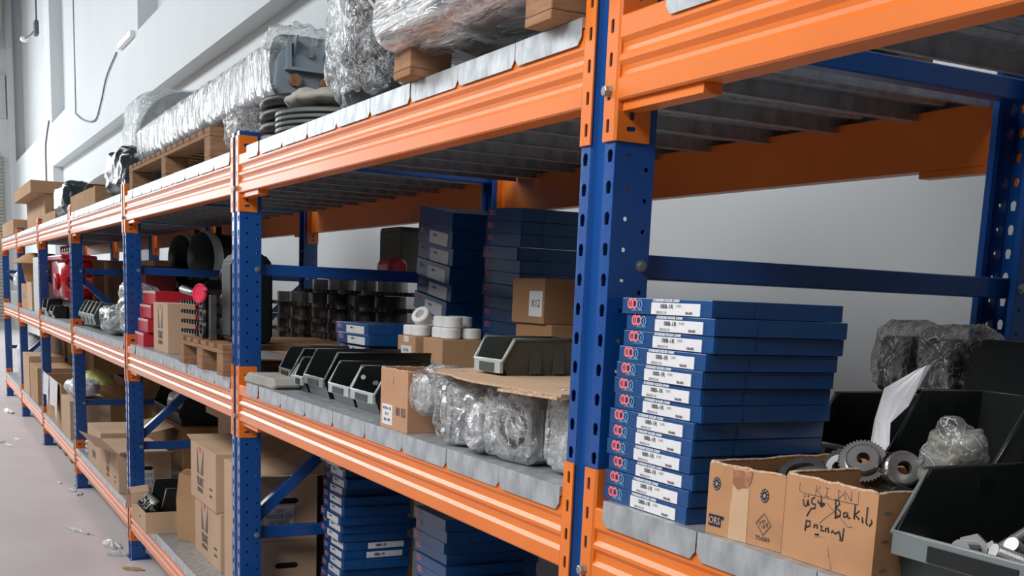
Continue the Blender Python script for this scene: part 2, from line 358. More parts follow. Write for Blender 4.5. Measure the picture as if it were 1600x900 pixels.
def strut_bm(y0, z0, y1, z1, x0=-0.072, x1=-0.034, h=0.042):
    bm = NB(); d = Vector((0, y1-y0, z1-z0)); ln = d.length; a = math.atan2(z1-z0, y1-y0)
    mx = Matrix.Translation((0, y0, z0)) @ Matrix.Rotation(a, 4, 'X')
    box(bm, x0, x1, 0, ln, -h/2, h/2, mx, bev=0.003); return bm
def frame_parts(t, down):
    for z in (0.24, 0.642, 1.606, 2.0):
        obj('horizontal_brace', strut_bm(0.05, z, RD-0.05, z), blue, t)
        for y in (0.062, RD-0.062):
            bm = NB(); lathe(bm, [(-PW-0.006, 0.0001), (-PW-.006, 0.006), (-PW, .006)], (0, y, z), (1, 0, 0), 6); lathe(bm, [(0.0012, 0.010), (.003, 0.010), (.003, 0.0001)], (0, y, z), (1, 0, 0), 12)
            lathe(bm, [(0.003, 0.0068), (0.0085, 0.0068), (0.0085, 0.0001)], (0, y, z), (1, 0, 0), 6); obj('bolt', bm, zinc, t)
    if down: obj('diagonal_brace', strut_bm(0.055, 1.565, RD-0.06, 0.69), blue, t)
    else: obj('diagonal_brace', strut_bm(0.055, 0.685, RD-0.06, 1.565), blue, t)
frame_parts(t, True)
tmp = thing('upright_frame', 'second blue perforated upright frame from the camera, beside the black gearbox cover', 'rack frame', (-L, 0, 0))
for src in (u, u2, fp, fp2):
    c = src.copy(); COL.objects.link(c); c.parent = tmp
frame_parts(tmp, False)
frame1 = tmp
for k, (src, lab) in {2: (frame1, 'third blue perforated upright frame from the camera, beside the four red boxes'), 3: (frame0, 'fourth blue upright frame from the camera, beside the nested grey bins'),
               4: (frame0, 'fifth blue upright frame from the camera, left of the red machine'), 5: (frame1, 'sixth blue upright frame from the camera, below the brown paper cone'),
               6: (frame0, 'farthest blue upright frame at the left edge of the photo'), -1: (frame0, 'blue upright frame at the near end of the closest bay, past the right edge')}.items():
    dup(src, (-k*L, 0, 0), label=lab)

# ------------------------------------------------------------------ beams
BLEN = L - PW
def beam_parts(t, ln):
    """local: x 0..ln, aisle face at y=-0.004, z=0 underside"""
    o = -0.004
    prof = [(0.041, 0), (o+.003, 0), (o, .003), (o, .030), (o+.0055, .038), (o+.0065, .045), (o+.0055, .052), (o, .060), (o, .066), (o+.0055, .074), (o+.0065, .081), (o+.0055, .088), (o, .096), (o, BH-.003), (o+.003, BH), (0.041, BH)]
    bm = NB(); prism(bm, prof, 'x', 0.004, ln-0.004)
    obj('beam_body', bm, orange, t)
    for x, s in ((0, 1), (ln, -1)):
        bm = NB(); zb = -0.062
        hole = [(0.0145+a, b) for a, b in ((-.0045, .016), (-.0025, .0135), (.0025, .0135), (.0045, .016), (.0045, .033), (.0025, .0355), (-.0025, .0355), (-.0045, .033))]
        perf(bm, (x - s*0.033, -0.0042, zb), (s, 0, 0), (0, 0, 1), 0.033, 0.0514, 5, hole)
        quad(bm, [(x, -0.0042, zb), (x + s*.003, -.001, zb), (x + s*.003, -.001, zb+.257), (x, -0.0042, zb+.257)])
        # side plate with keyhole slots under and above the beam
        d = 0.062
        for z0, h, holes in ((zb, 0.062, None), (zb+0.062, BH, None), (zb+.062+BH, 0.065, None)):
            if z0 == zb+0.062: quad(bm, [(x+s*.003, -.001, z0), (x+s*.003, d, z0), (x+s*.003, d, z0+h), (x+s*.003, -.001, z0+h)]); continue
            hb = z0 if z0 == zb else z0+0.003
            hh = [(0.020, .016), (.034, .016), (.037, .020), (.034, .024), (.020, .024), (.017, .020)]
            hv = [(0.024, .034), (.030, .034), (.032, .038), (.032, .058), (.022, .058), (.022, .038)]
            if z0 != zb: hh = [(0.018, .026), (.036, .026), (.040, .032), (.036, .038), (.018, .038), (.014, .032)]
            rings = [[Vector((a, b, 0)) for a, b in ((0, 0), (d+.001, 0), (d+.001, h), (0, h))], [Vector((a, b, 0)) for a, b in hh]]
            if z0 == zb: rings.append([Vector((a, b, 0)) for a, b in hv])
            tri = tessellate_polygon(rings); pts = [p for r in rings for p in r]
            vs = [bm.verts.new((x+s*.003, -.001+p.x, z0+p.y)) for p in pts]
            for tt in tri: bm.faces.new([vs[i] for i in tt])
        bmesh.ops.remove_doubles(bm, verts=bm.verts, dist=0.00005)
        c = obj('end_connector', bm, orange, t); c.modifiers.new('sheet_thickness', 'SOLIDIFY').thickness = 0.003
        c.modifiers['sheet_thickness'].offset = 0
        bm = NB(); lathe(bm, [(0, 0.0001), (0, 0.0105), (.002, .0105), (.002, .0085), (.011, .0085), (.012, .007), (.012, .0001)], (x - s*.019, -.0055, zb+.078), (0, -1, 0), 6)
        if s == 1: obj('safety_bolt', bm, zinc, t)
        else: bm.free()
    bm = NB(); box(bm, 0.006, 0.22, 0.006, 0.040, -.016, -.0002, bev=0.001); obj('support_bracket', bm, orange, t)
bt = thing('rack_beam', 'x', 'beam', (0, 0, 0)); beam_parts(bt, BLEN)
LEV = ['lower', 'middle', 'upper']
BAYN = ['closest bay at the right edge', 'bay between nearest and second blue uprights', 'bay between second and third blue uprights', 'bay between third and fourth blue uprights',
        'bay between fourth and fifth blue uprights', 'bay between fifth and sixth blue uprights', 'farthest bay at the left edge']
first = True
for k in range(7):
    for l in range(3):
        loc = (-k*L, 0, BEAMZ[l])
        lab = f'{LEV[l]} orange front beam of the {BAYN[k]}'
        if first: bt.location = loc; bt['label'] = lab; first = False
        else: dup(bt, loc, label=lab)
        dup(bt, (-k*L + BLEN, RD, BEAMZ[l]), rz=PI, label=f'{LEV[l]} orange rear beam of the {BAYN[k]}')

# ------------------------------------------------------------------ deck panels
def deck_mesh(w):
    bm = NB(); g = 0.0015; yf = -0.0075; yb = RD+0.004
    def sheet(pts): quad(bm, pts)
    sheet([(g, yf, 0), (w-g, yf, 0), (w-g, yb, 0), (g, yb, 0)])
    for y, s in ((yf, -1), (yb, 1)):
        bm.faces.new([bm.verts.new(p) for p in ((g, y, 0), (w-g, y, 0), (w-g, y, -.030), (w-g-.012, y, -.043), (g+.012, y, -.043), (g, y, -.030))])
    for x in (g, w-g):
        sheet([(x, .045, 0), (x, RD-.045, 0), (x, RD-.045, -.034), (x, .045, -.034)])
        sx = 0.012 if x == g else -0.012
        sheet([(x, .045, -.034), (x, RD-.045, -.034), (x+sx, RD-.045, -.034), (x+sx, .045, -.034)])
        sheet([(x, yf, 0), (x, .045, 0), (x, .045, -.0165), (x, yf, -.0165)]); sheet([(x, RD-.045, 0), (x, yb, 0), (x, yb, -.0165), (x, RD-.045, -.0165)])
    # two pressed stiffening ribs
    for c in (w*0.36, w*0.64):
        sheet([(c-.012, .05, -.001), (c-.006, .05, -.010), (c-.006, RD-.05, -.010), (c-.012, RD-.05, -.001)])
        sheet([(c-.006, .05, -.010), (c+.006, .05, -.010), (c+.006, RD-.05, -.010), (c-.006, RD-.05, -.010)])
        sheet([(c+.006, .05, -.010), (c+.012, .05, -.001), (c+.012, RD-.05, -.001), (c+.006, RD-.05, -.010)])
    bmesh.ops.remove_doubles(bm, verts=bm.verts, dist=0.00005)
    me = bpy.data.meshes.new('deck_panel'); bm.to_mesh(me); bm.free(); me.materials.append(galv); return me
BAYS = ['closest bay', 'second bay from camera', 'third bay from camera', 'fourth bay from camera', 'fifth bay from camera', 'sixth bay from camera', 'farthest bay']
ORF = ['first'] + ORD[1:]
DM = {w: deck_mesh(w) for w in (0.243, 0.2555, 0.150, 0.262, 0.230)}
rnd = random.Random(4)
def place_deck(k, l):
    ws = [0.243] + [0.2555]*7 + [0.150] if k > 0 else None
    x = -(k-1)*L - 0.1105 if k > 0 else None
    seq = []
    if k > 0:
        for i, w in enumerate(ws): x -= w; seq.append((x - (0.015 if i == 8 else 0), w))
    else:
        x = 0.034 if l < 2 else 0.13
        for w in [0.262] + [0.2555]*(7 if l < 2 else 6) + [0.150]: seq.append((x, w)); x += w
    for i, (xx, w) in enumerate(seq):
        o = bpy.data.objects.new('deck_panel', DM[w]); COL.objects.link(o); z = DECK[l] - (0.0 if l else 0.0)
        o.location = (xx, rnd.uniform(-.0008, .0008), z); o.rotation_euler = (0, 0, 0)
        m = o.modifiers.new('sheet_thickness', 'SOLIDIFY'); m.thickness = 0.0015; m.offset = -1 if False else 0
        tag(o, f'{ORF[i]} galvanised deck panel from the right, {LEV[l]} level, {BAYS[k]}' if k else f'{ORF[i]} galvanised deck panel from the left, {LEV[l]} level, closest bay', 'deck panel', f'deck panels, {LEV[l]} level, {BAYN[k]}')
for k in range(7):
    for l in range(3): place_deck(k, l)
D0, D1, D2 = [z + 0.001 for z in DECK]
# lay decks on the beams: panel thickness is taken up by the folded sides
# ------------------------------------------------------------------ goods: builders
def ring(bm, cx, cz, y, r0, r1, n=20):
    A = [bm.verts.new((cx+r0*math.cos(2*PI*i/n), y, cz+r0*math.sin(2*PI*i/n))) for i in range(n)]
    B = [bm.verts.new((cx+r1*math.cos(2*PI*i/n), y, cz+r1*math.sin(2*PI*i/n))) for i in range(n)]
    for i in range(n): bm.faces.new((A[i], A[(i+1) % n], B[(i+1) % n], B[i]))
def chain_box(style, loc, rz, label, group, w=0.236, d=0.255, h=0.0258, name='chain_box'):
    t = thing(name, label, 'box', loc, rz, group)
    bm = NB(); box(bm, 0, w, 0, d, 0, h, bev=0.0012); obj('carton', bm, boxblue, t)
    bm = NB(); box(bm, w-.0005, w+.0012, 0.003, d*0.30, 0.001, h-.002); box(bm, w-.0005, w+.0012, d*0.32, d-.003, 0.0005, h*0.82); obj('side_flap', bm, boxblue, t)
    if style in ('full', 'small'):
        bm = NB(); box(bm, w*.355, w*.885, -.0011, 0.0003, 0.0012, h*.76); lb = obj('end_label', bm, labelw, t)
        text('08B-1R', 0.0096, ink, lb, (w*.53, -.0014, h*.53), bold=0.0, sx=1.15)
        if style == 'full':
            text('SIMPLEX 5 M', 0.0055, inkfaint, lb, (w*.47, -.0014, h*.17), sx=0.9); text('5 MT.', 0.006, inkfaint, lb, (w*.66, -.0014, h*.58)); text('TAILAND', 0.0055, inkbrown, lb, (w*.77, -.0014, h*.19), sx=0.8)
            text('STANDARD ROLLER CHAIN', 0.0058, whiteink, t, (w*.515, -.0008, h*.89), bold=0.0002, name='heading_print', shear=0.2, sx=0.95)
            text('TSUBAKI' if False else 'ROLLER CHAIN', 0.0042, skyink, t, (w*.185, -.0006, h*.24), name='small_print')
    if style != 'plain':
        bm = NB(); ring(bm, w*.105, h*.63, -.0009, .0085, .0048); ring(bm, w*.155, h*.63, -.0011, .0085, .0048)
        for cx in (w*.105,): box(bm, cx-.001, cx+.001, -.0012, -.0006, h*.63-.004, h*.63+.004)
        obj('pink_logo_rings', bm, pinkink, t)
        bm = NB(); ring(bm, w*.215, h*.6, -.0010, .0078, .0060); box(bm, w*.215-.001, w*.215+.001, -.0012, -.0006, h*.6-.004, h*.6+.003); obj('pale_blue_logo_ring', bm, skyink, t)
    return t
def side_chain_box(loc, rz, label, group):
    """box whose long printed side faces +x"""
    t = thing('chain_box', label, 'box', loc, rz, group); w, d, h = 0.20, 0.36, 0.034
    bm = NB(); box(bm, 0, w, 0, d, 0, h, bev=0.0012); obj('carton', bm, boxblue, t)
    bm = NB(); box(bm, w*.30, w*.92, -.0011, 0.0003, 0.003, h*.72); lb = obj('end_label', bm, labelw, t)
    text('16B-1R', 0.012, ink, lb, (w*.55, -.0014, h*.45), sx=0.9)
    text('OCM', 0.018, redink, t, (w+.0006, d*.18, h*.5), '+x', bold=0.0006, name='logo_print')
    text('OCM', 0.016, redink, t, (w*.14, -.0007, h*.5), '-y', bold=0.0006, name='logo_print', sx=0.8)
    return t
def carton(label, loc, rz, w, d, h, m=kraft, open_top=False, flaps=None, group=None, name='cardboard_box', handle=False, tape_on=False, th=0.004):
    t = thing(name, label, 'box', loc, rz, group); bm = NB()
    if open_top:
        box(bm, 0, w, 0, d, 0, th); box(bm, 0, w, 0, th, th, h); box(bm, 0, w, d-th, d, th, h)
        box(bm, 0, th, th, d-th, th, h); box(bm, w-th, w, th, d-th, th, h)
    else:
        box(bm, 0, w, 0, d, 0, h, bev=0.002)
    obj('carton', bm, m, t)
    if open_top:
        bm = NB(); r = random.Random(int(w*1e4+h*1e3)); n = 14
        def rim(p, q):
            pts = [Vector(p).lerp(Vector(q), i/n) + Vector((0, 0, r.uniform(-.0008, .002))) for i in range(n+1)]; tube(bm, pts, th*0.62, 5)
        a = th/2; rim((a, a, h), (w-a, a, h)); rim((w-a, a, h), (w-a, d-a, h)); rim((w-a, d-a, h), (a, d-a, h)); rim((a, d-a, h), (a, a, h))
        obj('torn_rim', bm, flute, t)
    if tape_on:
        bm = NB(); box(bm, w*.42, w*.58, -.0006, d*.98, h, h+.0008); box(bm, w*.42, w*.58, -.0008, 0, h*.7, h+.0006); obj('tape', bm, tape, t)
    if flaps:
        for f in flaps:
            side, ang, ln = f; bm = NB()
            if side == 'y0': box(bm, 0.003, w-.003, 0, ln, 0, .003, Matrix.Translation((0, 0.001, h+.001)) @ Matrix.Rotation(ang, 4, 'X'))
            if side == 'y1': box(bm, 0.003, w-.003, -ln, 0, 0, .003, Matrix.Translation((0, d, h+.001)) @ Matrix.Rotation(-ang, 4, 'X'))
            if side == 'x0': box(bm, 0, ln, 0.003, d-.003, 0, .003, Matrix.Translation((0.001, 0, h+.001)) @ Matrix.Rotation(-ang, 4, 'Y'))
            if side == 'x1': box(bm, -ln, 0, 0.003, d-.003, 0, .003, Matrix.Translation((w, 0, h+.001)) @ Matrix.Rotation(ang, 4, 'Y'))
            obj('flap', bm, m, t)
    return t
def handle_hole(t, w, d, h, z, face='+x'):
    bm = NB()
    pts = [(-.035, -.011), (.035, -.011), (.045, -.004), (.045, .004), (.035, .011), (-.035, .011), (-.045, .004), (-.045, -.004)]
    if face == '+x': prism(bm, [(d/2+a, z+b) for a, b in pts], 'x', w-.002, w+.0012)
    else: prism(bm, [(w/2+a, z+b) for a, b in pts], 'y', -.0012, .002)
    obj('hand_hole_shade', bm, mat('painted_hole_shade', (0.006, 0.005, 0.004), 0.9), t)  # near-black patch painted for the shade inside the hole, nothing is cut
def side_label(t, w, y0, y1, z0, z1, lines):
    bm = NB(); box(bm, w, w+.0008, y0, y1, z0, z1); lb = obj('shipping_label', bm, labelw, t)
    n = len(lines)
    for i, s in enumerate(lines): text(s, (z1-z0)/(n+1.2), inkbrown, lb, (w+.0012, (y0+y1)/2, z1-(i+.8)*(z1-z0)/(n+.6)), '+x', sx=0.9)
    return lb
def yilmaz_logo(t, x, z, s):
    bm = NB(); y = -.0008
    prism(bm, [(x-.5*s, z+.62*s), (x-.5*s, z-.35*s), (x-.12*s, z-.35*s)], 'y', y, .0002)
    prism(bm, [(x+.5*s, z+.62*s), (x+.5*s, z-.35*s), (x+.04*s, z-.35*s)], 'y', y, .0002)
    obj('grey_wedge_logo', bm, inkbrown, t)
    bm = NB(); prism(bm, [(x-.2*s, z+.62*s), (x+.18*s, z+.62*s), (x, z+.36*s)], 'y', y, .0002); obj('red_triangle_logo', bm, redink, t)
    text('YILMAZ', .40*s, inkbrown, t, (x, -.0008, z-.62*s), bold=.018*s, name='printed_name', sx=0.72)
    text('REDÜKTÖR', .20*s, inkbrown, t, (x, -.0008, z-.92*s), bold=.006*s, name='printed_name', sx=0.85)
def stack_bin(label, loc, rz, w=0.15, d=0.24, h=0.125, body=bpl, rim=gpl, group=None, front=0.38, cut=0.11, holder=True):
    """open-fronted picking bin: front faces -y"""
    t = thing('picking_bin', label, 'bin', loc, rz, group); th = 0.003; fz = h*front; c = d*cut
    i = 0.012                                    # taper at the foot
    bm = NB()
    def side(x, xb, s):
        prof = [(0.022, 0), (d-.010, 0), (d, h), (c, h), (0.0, fz)]
        A = [bm.verts.new((xb + (x-xb)*(z/h), y, z)) for y, z in prof]; B = [bm.verts.new((xb + (x-xb)*(z/h) + s*th, y, z)) for y, z in prof]
        bm.faces.new(A); bm.faces.new(B[::-1])
        for k in range(5): bm.faces.new((A[k], B[k], B[(k+1) % 5], A[(k+1) % 5]))
    side(0, i, 1); side(w, w-i, -1)
    box(bm, i, w-i, 0.02, d-.008, 0, th)
    prism(bm, [(d-.012, 0), (d-.012+th, 0), (d, h), (d-th, h)], 'x', 0.004, w-.004)
    prism(bm, [(0.020, 0), (0.020+th, 0), (th, fz), (0, fz)], 'x', i*.6, w-i*.6)
    for yy in (d*.42, d*.72):                     # pressed side ribs
        for x, s in ((i*.5, -1), (w-i*.5, 1)): prism(bm, [(yy-.014, .004), (yy+.014, .004), (yy+.012, h*.9), (yy-.012, h*.9)], 'x', x - (.004 if s < 0 else 0), x + (.004 if s > 0 else 0))
    obj('tub', bm, body, t)
    bm = NB(); r = 0.0036
    tube(bm, [(0, c, h), (0, d, h), (w, d, h), (w, c, h)], r, 6)
    obj('top_rim', bm, body, t)
    bm = NB(); tube(bm, [(0, c+.004, h), (0.002, 0, fz), (w-.002, 0, fz), (w, c+.004, h)], r*1.1, 6)
    box(bm, .006, w-.006, -.0035, .004, fz-.026, fz); obj('front_lip', bm, rim, t)
    if holder:
        bm = NB(); box(bm, w*.25, w*.75, -.0055, -.0030, fz-.024, fz-.005); obj('label_holder', bm, body, t)
    return t
def hexbolt(label, loc, rot, ln=0.05, r=0.006, group='loose zinc bolts lying in the near black bin'):
    t = thing('hex_bolt', label, 'bolt', loc, 0, group); t.rotation_euler = rot
    bm = NB(); lathe(bm, [(-.008, .0001), (-.008, r*1.8), (0, r*1.8), (0, r)], (0, 0, 0), (0, 0, 1), 6); obj('bolt_head', bm, zinc, t)
    bm = NB(); prof = [(0, r)]; n = int(ln/.002)
    for k in range(n): prof += [(k*.002+.0005, r), (k*.002+.0015, r*.86)]
    prof += [(ln, r), (ln, .0001)]; lathe(bm, prof, (0, 0, 0), (0, 0, 1), 14); obj('threaded_shank', bm, zinc, t)
    return t
def sprocket_bm(r, teeth, th, hub_r, hub_h, bore):
    bm = NB(); pts = []
    for k in range(teeth):
        a = 2*PI*k/teeth; s = 2*PI/teeth
        for f, rr in ((-.40, r*.93), (-.15, r), (.15, r), (.40, r*.93)): pts.append((rr*math.cos(a+s*f), rr*math.sin(a+s*f)))
    n = len(pts); A = [bm.verts.new((x, y, 0)) for x, y in pts]; B = [bm.verts.new((x, y, th)) for x, y in pts]
    for i in range(n): bm.faces.new((A[i], A[(i+1) % n], B[(i+1) % n], B[i]))
    def inner(ringv, z, flip):
        C = [bm.verts.new((r*.82*math.cos(2*PI*i/n), r*.82*math.sin(2*PI*i/n), z)) for i in range(n)]
        D = [bm.verts.new((bore*math.cos(2*PI*i/n), bore*math.sin(2*PI*i/n), z)) for i in range(n)]
        for i in range(n):
            bm.faces.new((ringv[i], ringv[(i+1) % n], C[(i+1) % n], C[i])); bm.faces.new((C[i], C[(i+1) % n], D[(i+1) % n], D[i]))
        return D
    d0 = inner(A, 0, True); d1 = inner(B, th, False)
    for i in range(n): bm.faces.new((d0[i], d0[(i+1) % n], d1[(i+1) % n], d1[i]))
    return bm
def sprocket(label, loc, rot=(0, 0, 0), r=0.07, teeth=26, th=0.008, hub_r=0.04, hub_h=0.03, bore=0.014, m=darksteel, hm=steel, group=None):
    t = thing('sprocket', label, 'sprocket', loc, 0, group); t.rotation_euler = rot
    obj('toothed_plate', sprocket_bm(r, teeth, th, hub_r, hub_h, bore), m, t)
    bm = NB(); lathe(bm, [(th, bore), (th, hub_r), (hub_h-.003, hub_r), (hub_h, hub_r-.003), (hub_h, bore), (th, bore)], (0, 0, 0), (0, 0, 1), 28); obj('hub', bm, hm, t)
    return t
def pallet(label, loc, rz, w, d, h=0.12, m=wood, nb=3, name='pallet', overh=0.0):
    """w along x (three blocks), d along y"""
    t = thing(name, label, 'pallet', loc, rz); bw = 0.095
    for i in range(nb):
        x = (w-bw)*i/(nb-1)
        bm = NB(); box(bm, x, x+bw, 0, d, 0, .016, bev=.002); obj('bottom_board', bm, m, t)
        for y in (0.0, d-.10):
            bm = NB(); box(bm, x, x+bw, y, y+.10, .016, h-.034, bev=.003); obj('block', bm, woodl, t)
    for y in (0.0, d-.10):
        bm = NB(); box(bm, 0, w, y, y+.10, h-.034, h-.018, bev=.002); obj('stringer', bm, m, t)
    n = max(3, int(w/.12))
    for i in range(n):
        x = (w-.09)*i/(n-1); bm = NB(); box(bm, x, x+.09, 0, d, h-.018, h, bev=.002); obj('top_board', bm, m, t)
    return t
def disc_stack(name, label, loc, n, R, r, h, m, cat, group=None):
    t = thing(name, label, cat, loc, 0, group)
    for k in range(n):
        bm = NB(); P = []
        for i in range(36):
            a = 2*PI*i/36; P.append(((R-r)*math.cos(a)*(1+.02*math.sin(3*a+k)), (R-r)*math.sin(a), r + k*h + .003*math.sin(2*a+k)))
        P.append(P[0]); P.append(P[1]); tube(bm, P, r, 8, cap=False); obj('coil_turn', bm, m, t)
    return t

# ------------------------------------------------------------------ closest bay, middle deck
proto = chain_box('full', (0.02, 0.004, D1), 0, 'x', None, h=0.0255)
jit = [(0.026, 0.000), (0.035, 0.004), (0.032, 0.002), (0.024, 0.000), (0.019, 0.000), (0.013, 0.001), (0.016, .002), (0.006, 0), (0.004, .001), (0.002, .000), (0.006, .003), (0.003, 0), (0.0, 0)]
n = 13
for i in range(n):
    zi = D1 + (n-1-i)*0.0260; x, y = jit[i]
    lab = (f'{ORD[i]} flat blue chain box from the top of the label-fronted stack beside the nearest upright' if i < 12 else 'bottom flat blue chain box of the label-fronted stack beside the nearest upright')
    a = random.Random(i).uniform(-.012, .012)
    if i == 0: proto.location = (x+.012, y+.006, zi); proto.rotation_euler = (0, 0, a); proto['label'] = lab
    else: dup(proto, (x+.012, y+.006, zi), rz=a, label=lab)
    (proto if i == 0 else COL.objects[-1])
for o in [proto] + [o for o in COL.objects if o.name.startswith('chain_box')]: o['group'] = 'blue chain boxes stacked beside the nearest upright'

# bearing carton
t = carton('torn open brown bearing carton with round star prints standing on the near shelf', (0.300, 0.004, D1), 0.10, 0.150, 0.285, 0.104, kraftw, open_top=True)
def bearing_mark(t, x, z):
    bm = NB(); n = 20
    A = [bm.verts.new((x+.0082*math.cos(2*PI*i/n), -.0006, z+.0098*math.sin(2*PI*i/n))) for i in range(n)]; bm.faces.new(A)
    mk = obj('round_print', bm, navyink, t)
    bm = NB()
    for k in range(10):
        a = 2*PI*k/10; cx, cz = x+.0062*math.cos(a), z+.0074*math.sin(a)
        bm.faces.new([bm.verts.new((cx+.0010*math.cos(b), -.0010, cz+.0011*math.sin(b))) for b in [2*PI*j/8 for j in range(8)]])
    bm.faces.new([bm.verts.new((x+(.0034 if j % 2 == 0 else .0015)*math.sin(PI*j/5), -.0010, z+(.004 if j % 2 == 0 else .0017)*math.cos(PI*j/5))) for j in range(10)])
    obj('star_and_balls', bm, kraftl, mk)
bearing_mark(t, .0175, .075); bearing_mark(t, .113, .073)
bm = NB(); box(bm, .006, .031, -.0008, .0003, .012, .029); s = obj('dark_print_block', bm, navyink, t); text('ORS', .0145, kraftl, s, (.0185, -.0011, .0200), bold=.0, sx=0.86)
text('®', .008, navyink, t, (.034, -.0006, .026), name='print')
bm = NB(); c = (.115, .033); q = [(0, .0165), (.0150, 0), (0, -.0165), (-.0150, 0)]; q2 = [(a*.86, b*.86) for a, b in q]
vo = [bm.verts.new((c[0]+a, -.0008, c[1]+b)) for a, b in q]; vi = [bm.verts.new((c[0]+a, -.0008, c[1]+b)) for a, b in q2]
for i in range(4): bm.faces.new((vo[i], vo[(i+1) % 4], vi[(i+1) % 4], vi[i]))
dm = obj('diamond_print', bm, inkbrown, t); text('S', .017, inkbrown, dm, (c[0], -.0008, c[1])); text('T', .008, inkbrown, dm, (c[0]-.0065, -.0008, c[1])); text('E', .008, inkbrown, dm, (c[0]+.0068, -.0008, c[1]))
text('TS:6269', .0085, inkbrown, t, (.115, -.0008, .0125), name='print')
bm = NB(); box(bm, .050, .083, -.0007, .0002, .001, .103); box(bm, .048, .084, -.0009, 0, .0, .052); obj('tape', bm, tape, t)
bm = NB(); r = random.Random(3); prism(bm, [(.049, .101), (.088, .102), (.086, .090), (.083, .083), (.079, .078), (.070, .077), (.060, .073), (.050, .080)], 'y', -.0012, 0); obj('stain', bm, stain, t)

# carton with handwriting
HW = [[(0.037, 0.083), (0.04, 0.075), (0.045, 0.075), (0.046, 0.08), (0.047, 0.084)], [(0.047, 0.084), (0.049, 0.076)], [(0.039, 0.088), (0.04, 0.087)], [(0.046, 0.089), (0.048, 0.088)], [(0.06, 0.089), (0.054, 0.086), (0.055, 0.08), (0.062, 0.08), (0.062, 0.075), (0.054, 0.073)], [(0.054, 0.073), (0.047, 0.062)], [(0.072, 0.093), (0.074, 0.079)], [(0.067, 0.083), (0.08, 0.084)], [(0.066, 0.086), (0.074, 0.079), (0.08, 0.083)], [(0.1, 0.093), (0.103, 0.069)], [(0.098, 0.092), (0.106, 0.093), (0.108, 0.088), (0.102, 0.083), (0.111, 0.079), (0.111, 0.074), (0.101, 0.069)], [(0.122, 0.08), (0.117, 0.078), (0.118, 0.073), (0.123, 0.075), (0.124, 0.08), (0.126, 0.073), (0.13, 0.074)], [(0.137, 0.093), (0.137, 0.074)], [(0.145, 0.086), (0.138, 0.08), (0.146, 0.075)], [(0.151, 0.079), (0.153, 0.072)], [(0.159, 0.093), (0.159, 0.073), (0.162, 0.071)], [(0.167, 0.079), (0.169, 0.075), (0.165, 0.07)], [(0.047, 0.056), (0.046, 0.042)], [(0.046, 0.056), (0.055, 0.056), (0.055, 0.05), (0.047, 0.047)], [(0.064, 0.054), (0.063, 0.049)], [(0.064, 0.053), (0.069, 0.054), (0.07, 0.049)], [(0.075, 0.054), (0.079, 0.054), (0.077, 0.048), (0.083, 0.049)], [(0.086, 0.053), (0.086, 0.048)], [(0.086, 0.052), (0.091, 0.054), (0.092, 0.048)], [(0.097, 0.049), (0.1, 0.052), (0.105, 0.049), (0.109, 0.052), (0.113, 0.051)], [(0.112, 0.054), (0.116, 0.044)], [(0.12, 0.059), (0.119, 0.042), (0.114, 0.043)], [(0.066, 0.041), (0.074, 0.042)]]
PR = [[(0.028, 0.105), (0.028, 0.094), (0.036, 0.092), (0.142, 0.094), (0.141, 0.11)], [(0.083, 0.087), (0.096, 0.08), (0.113, 0.071), (0.127, 0.063), (0.135, 0.064)], [(0.101, 0.079), (0.086, 0.069), (0.073, 0.058)], [(0.061, 0.106), (0.061, 0.092)], [(0.069, 0.106), (0.063, 0.099), (0.074, 0.093)], [(0.082, 0.106), (0.082, 0.096)], [(0.078, 0.106), (0.086, 0.106)], [(0.078, 0.095), (0.087, 0.095)], [(0.104, 0.107), (0.105, 0.096)], [(0.104, 0.107), (0.114, 0.103), (0.105, 0.096)], [(0.115, 0.108), (0.118, 0.096)], [(0.116, 0.107), (0.128, 0.097)], [(0.128, 0.109), (0.129, 0.096)]]
def strokes(t, lines, r, m, name, dz=0.0, kx=1.0):
    bm = NB()
    for ln in lines: tube(bm, [(x*kx, -.0004, z+dz) for x, z in ln], r, 5)
    for v in bm.verts: v.co.y = -.0004 + (v.co.y+.0004)*.4
    obj(name, bm, m, t)
t = carton('worn brown open carton with black marker handwriting beside the near black bin', (0.458, 0.012, D1), 0.0, 0.166, 0.245, 0.112, kraftw, open_top=True)
strokes(t, HW, .0013, ink, 'marker_handwriting', kx=0.94); strokes(t, PR, .0005, inkbrown, 'crossed_out_print', dz=-.001, kx=0.94)
bm = NB()
for z in (.088, .052, .015): box(bm, .1655, .1672, .010, .022, z, z+.0015, Matrix.Rotation(0, 4, 'X'))
obj('staple', bm, zinc, t)
bm = NB(); tube(bm, [(.062, -.0006, .038), (.075, -.0006, .041), (.086, -.0006, .030), (.093, -.0006, .010), (.097, -.0006, .002)], .0005, 4); obj('scratch', bm, flute, t)

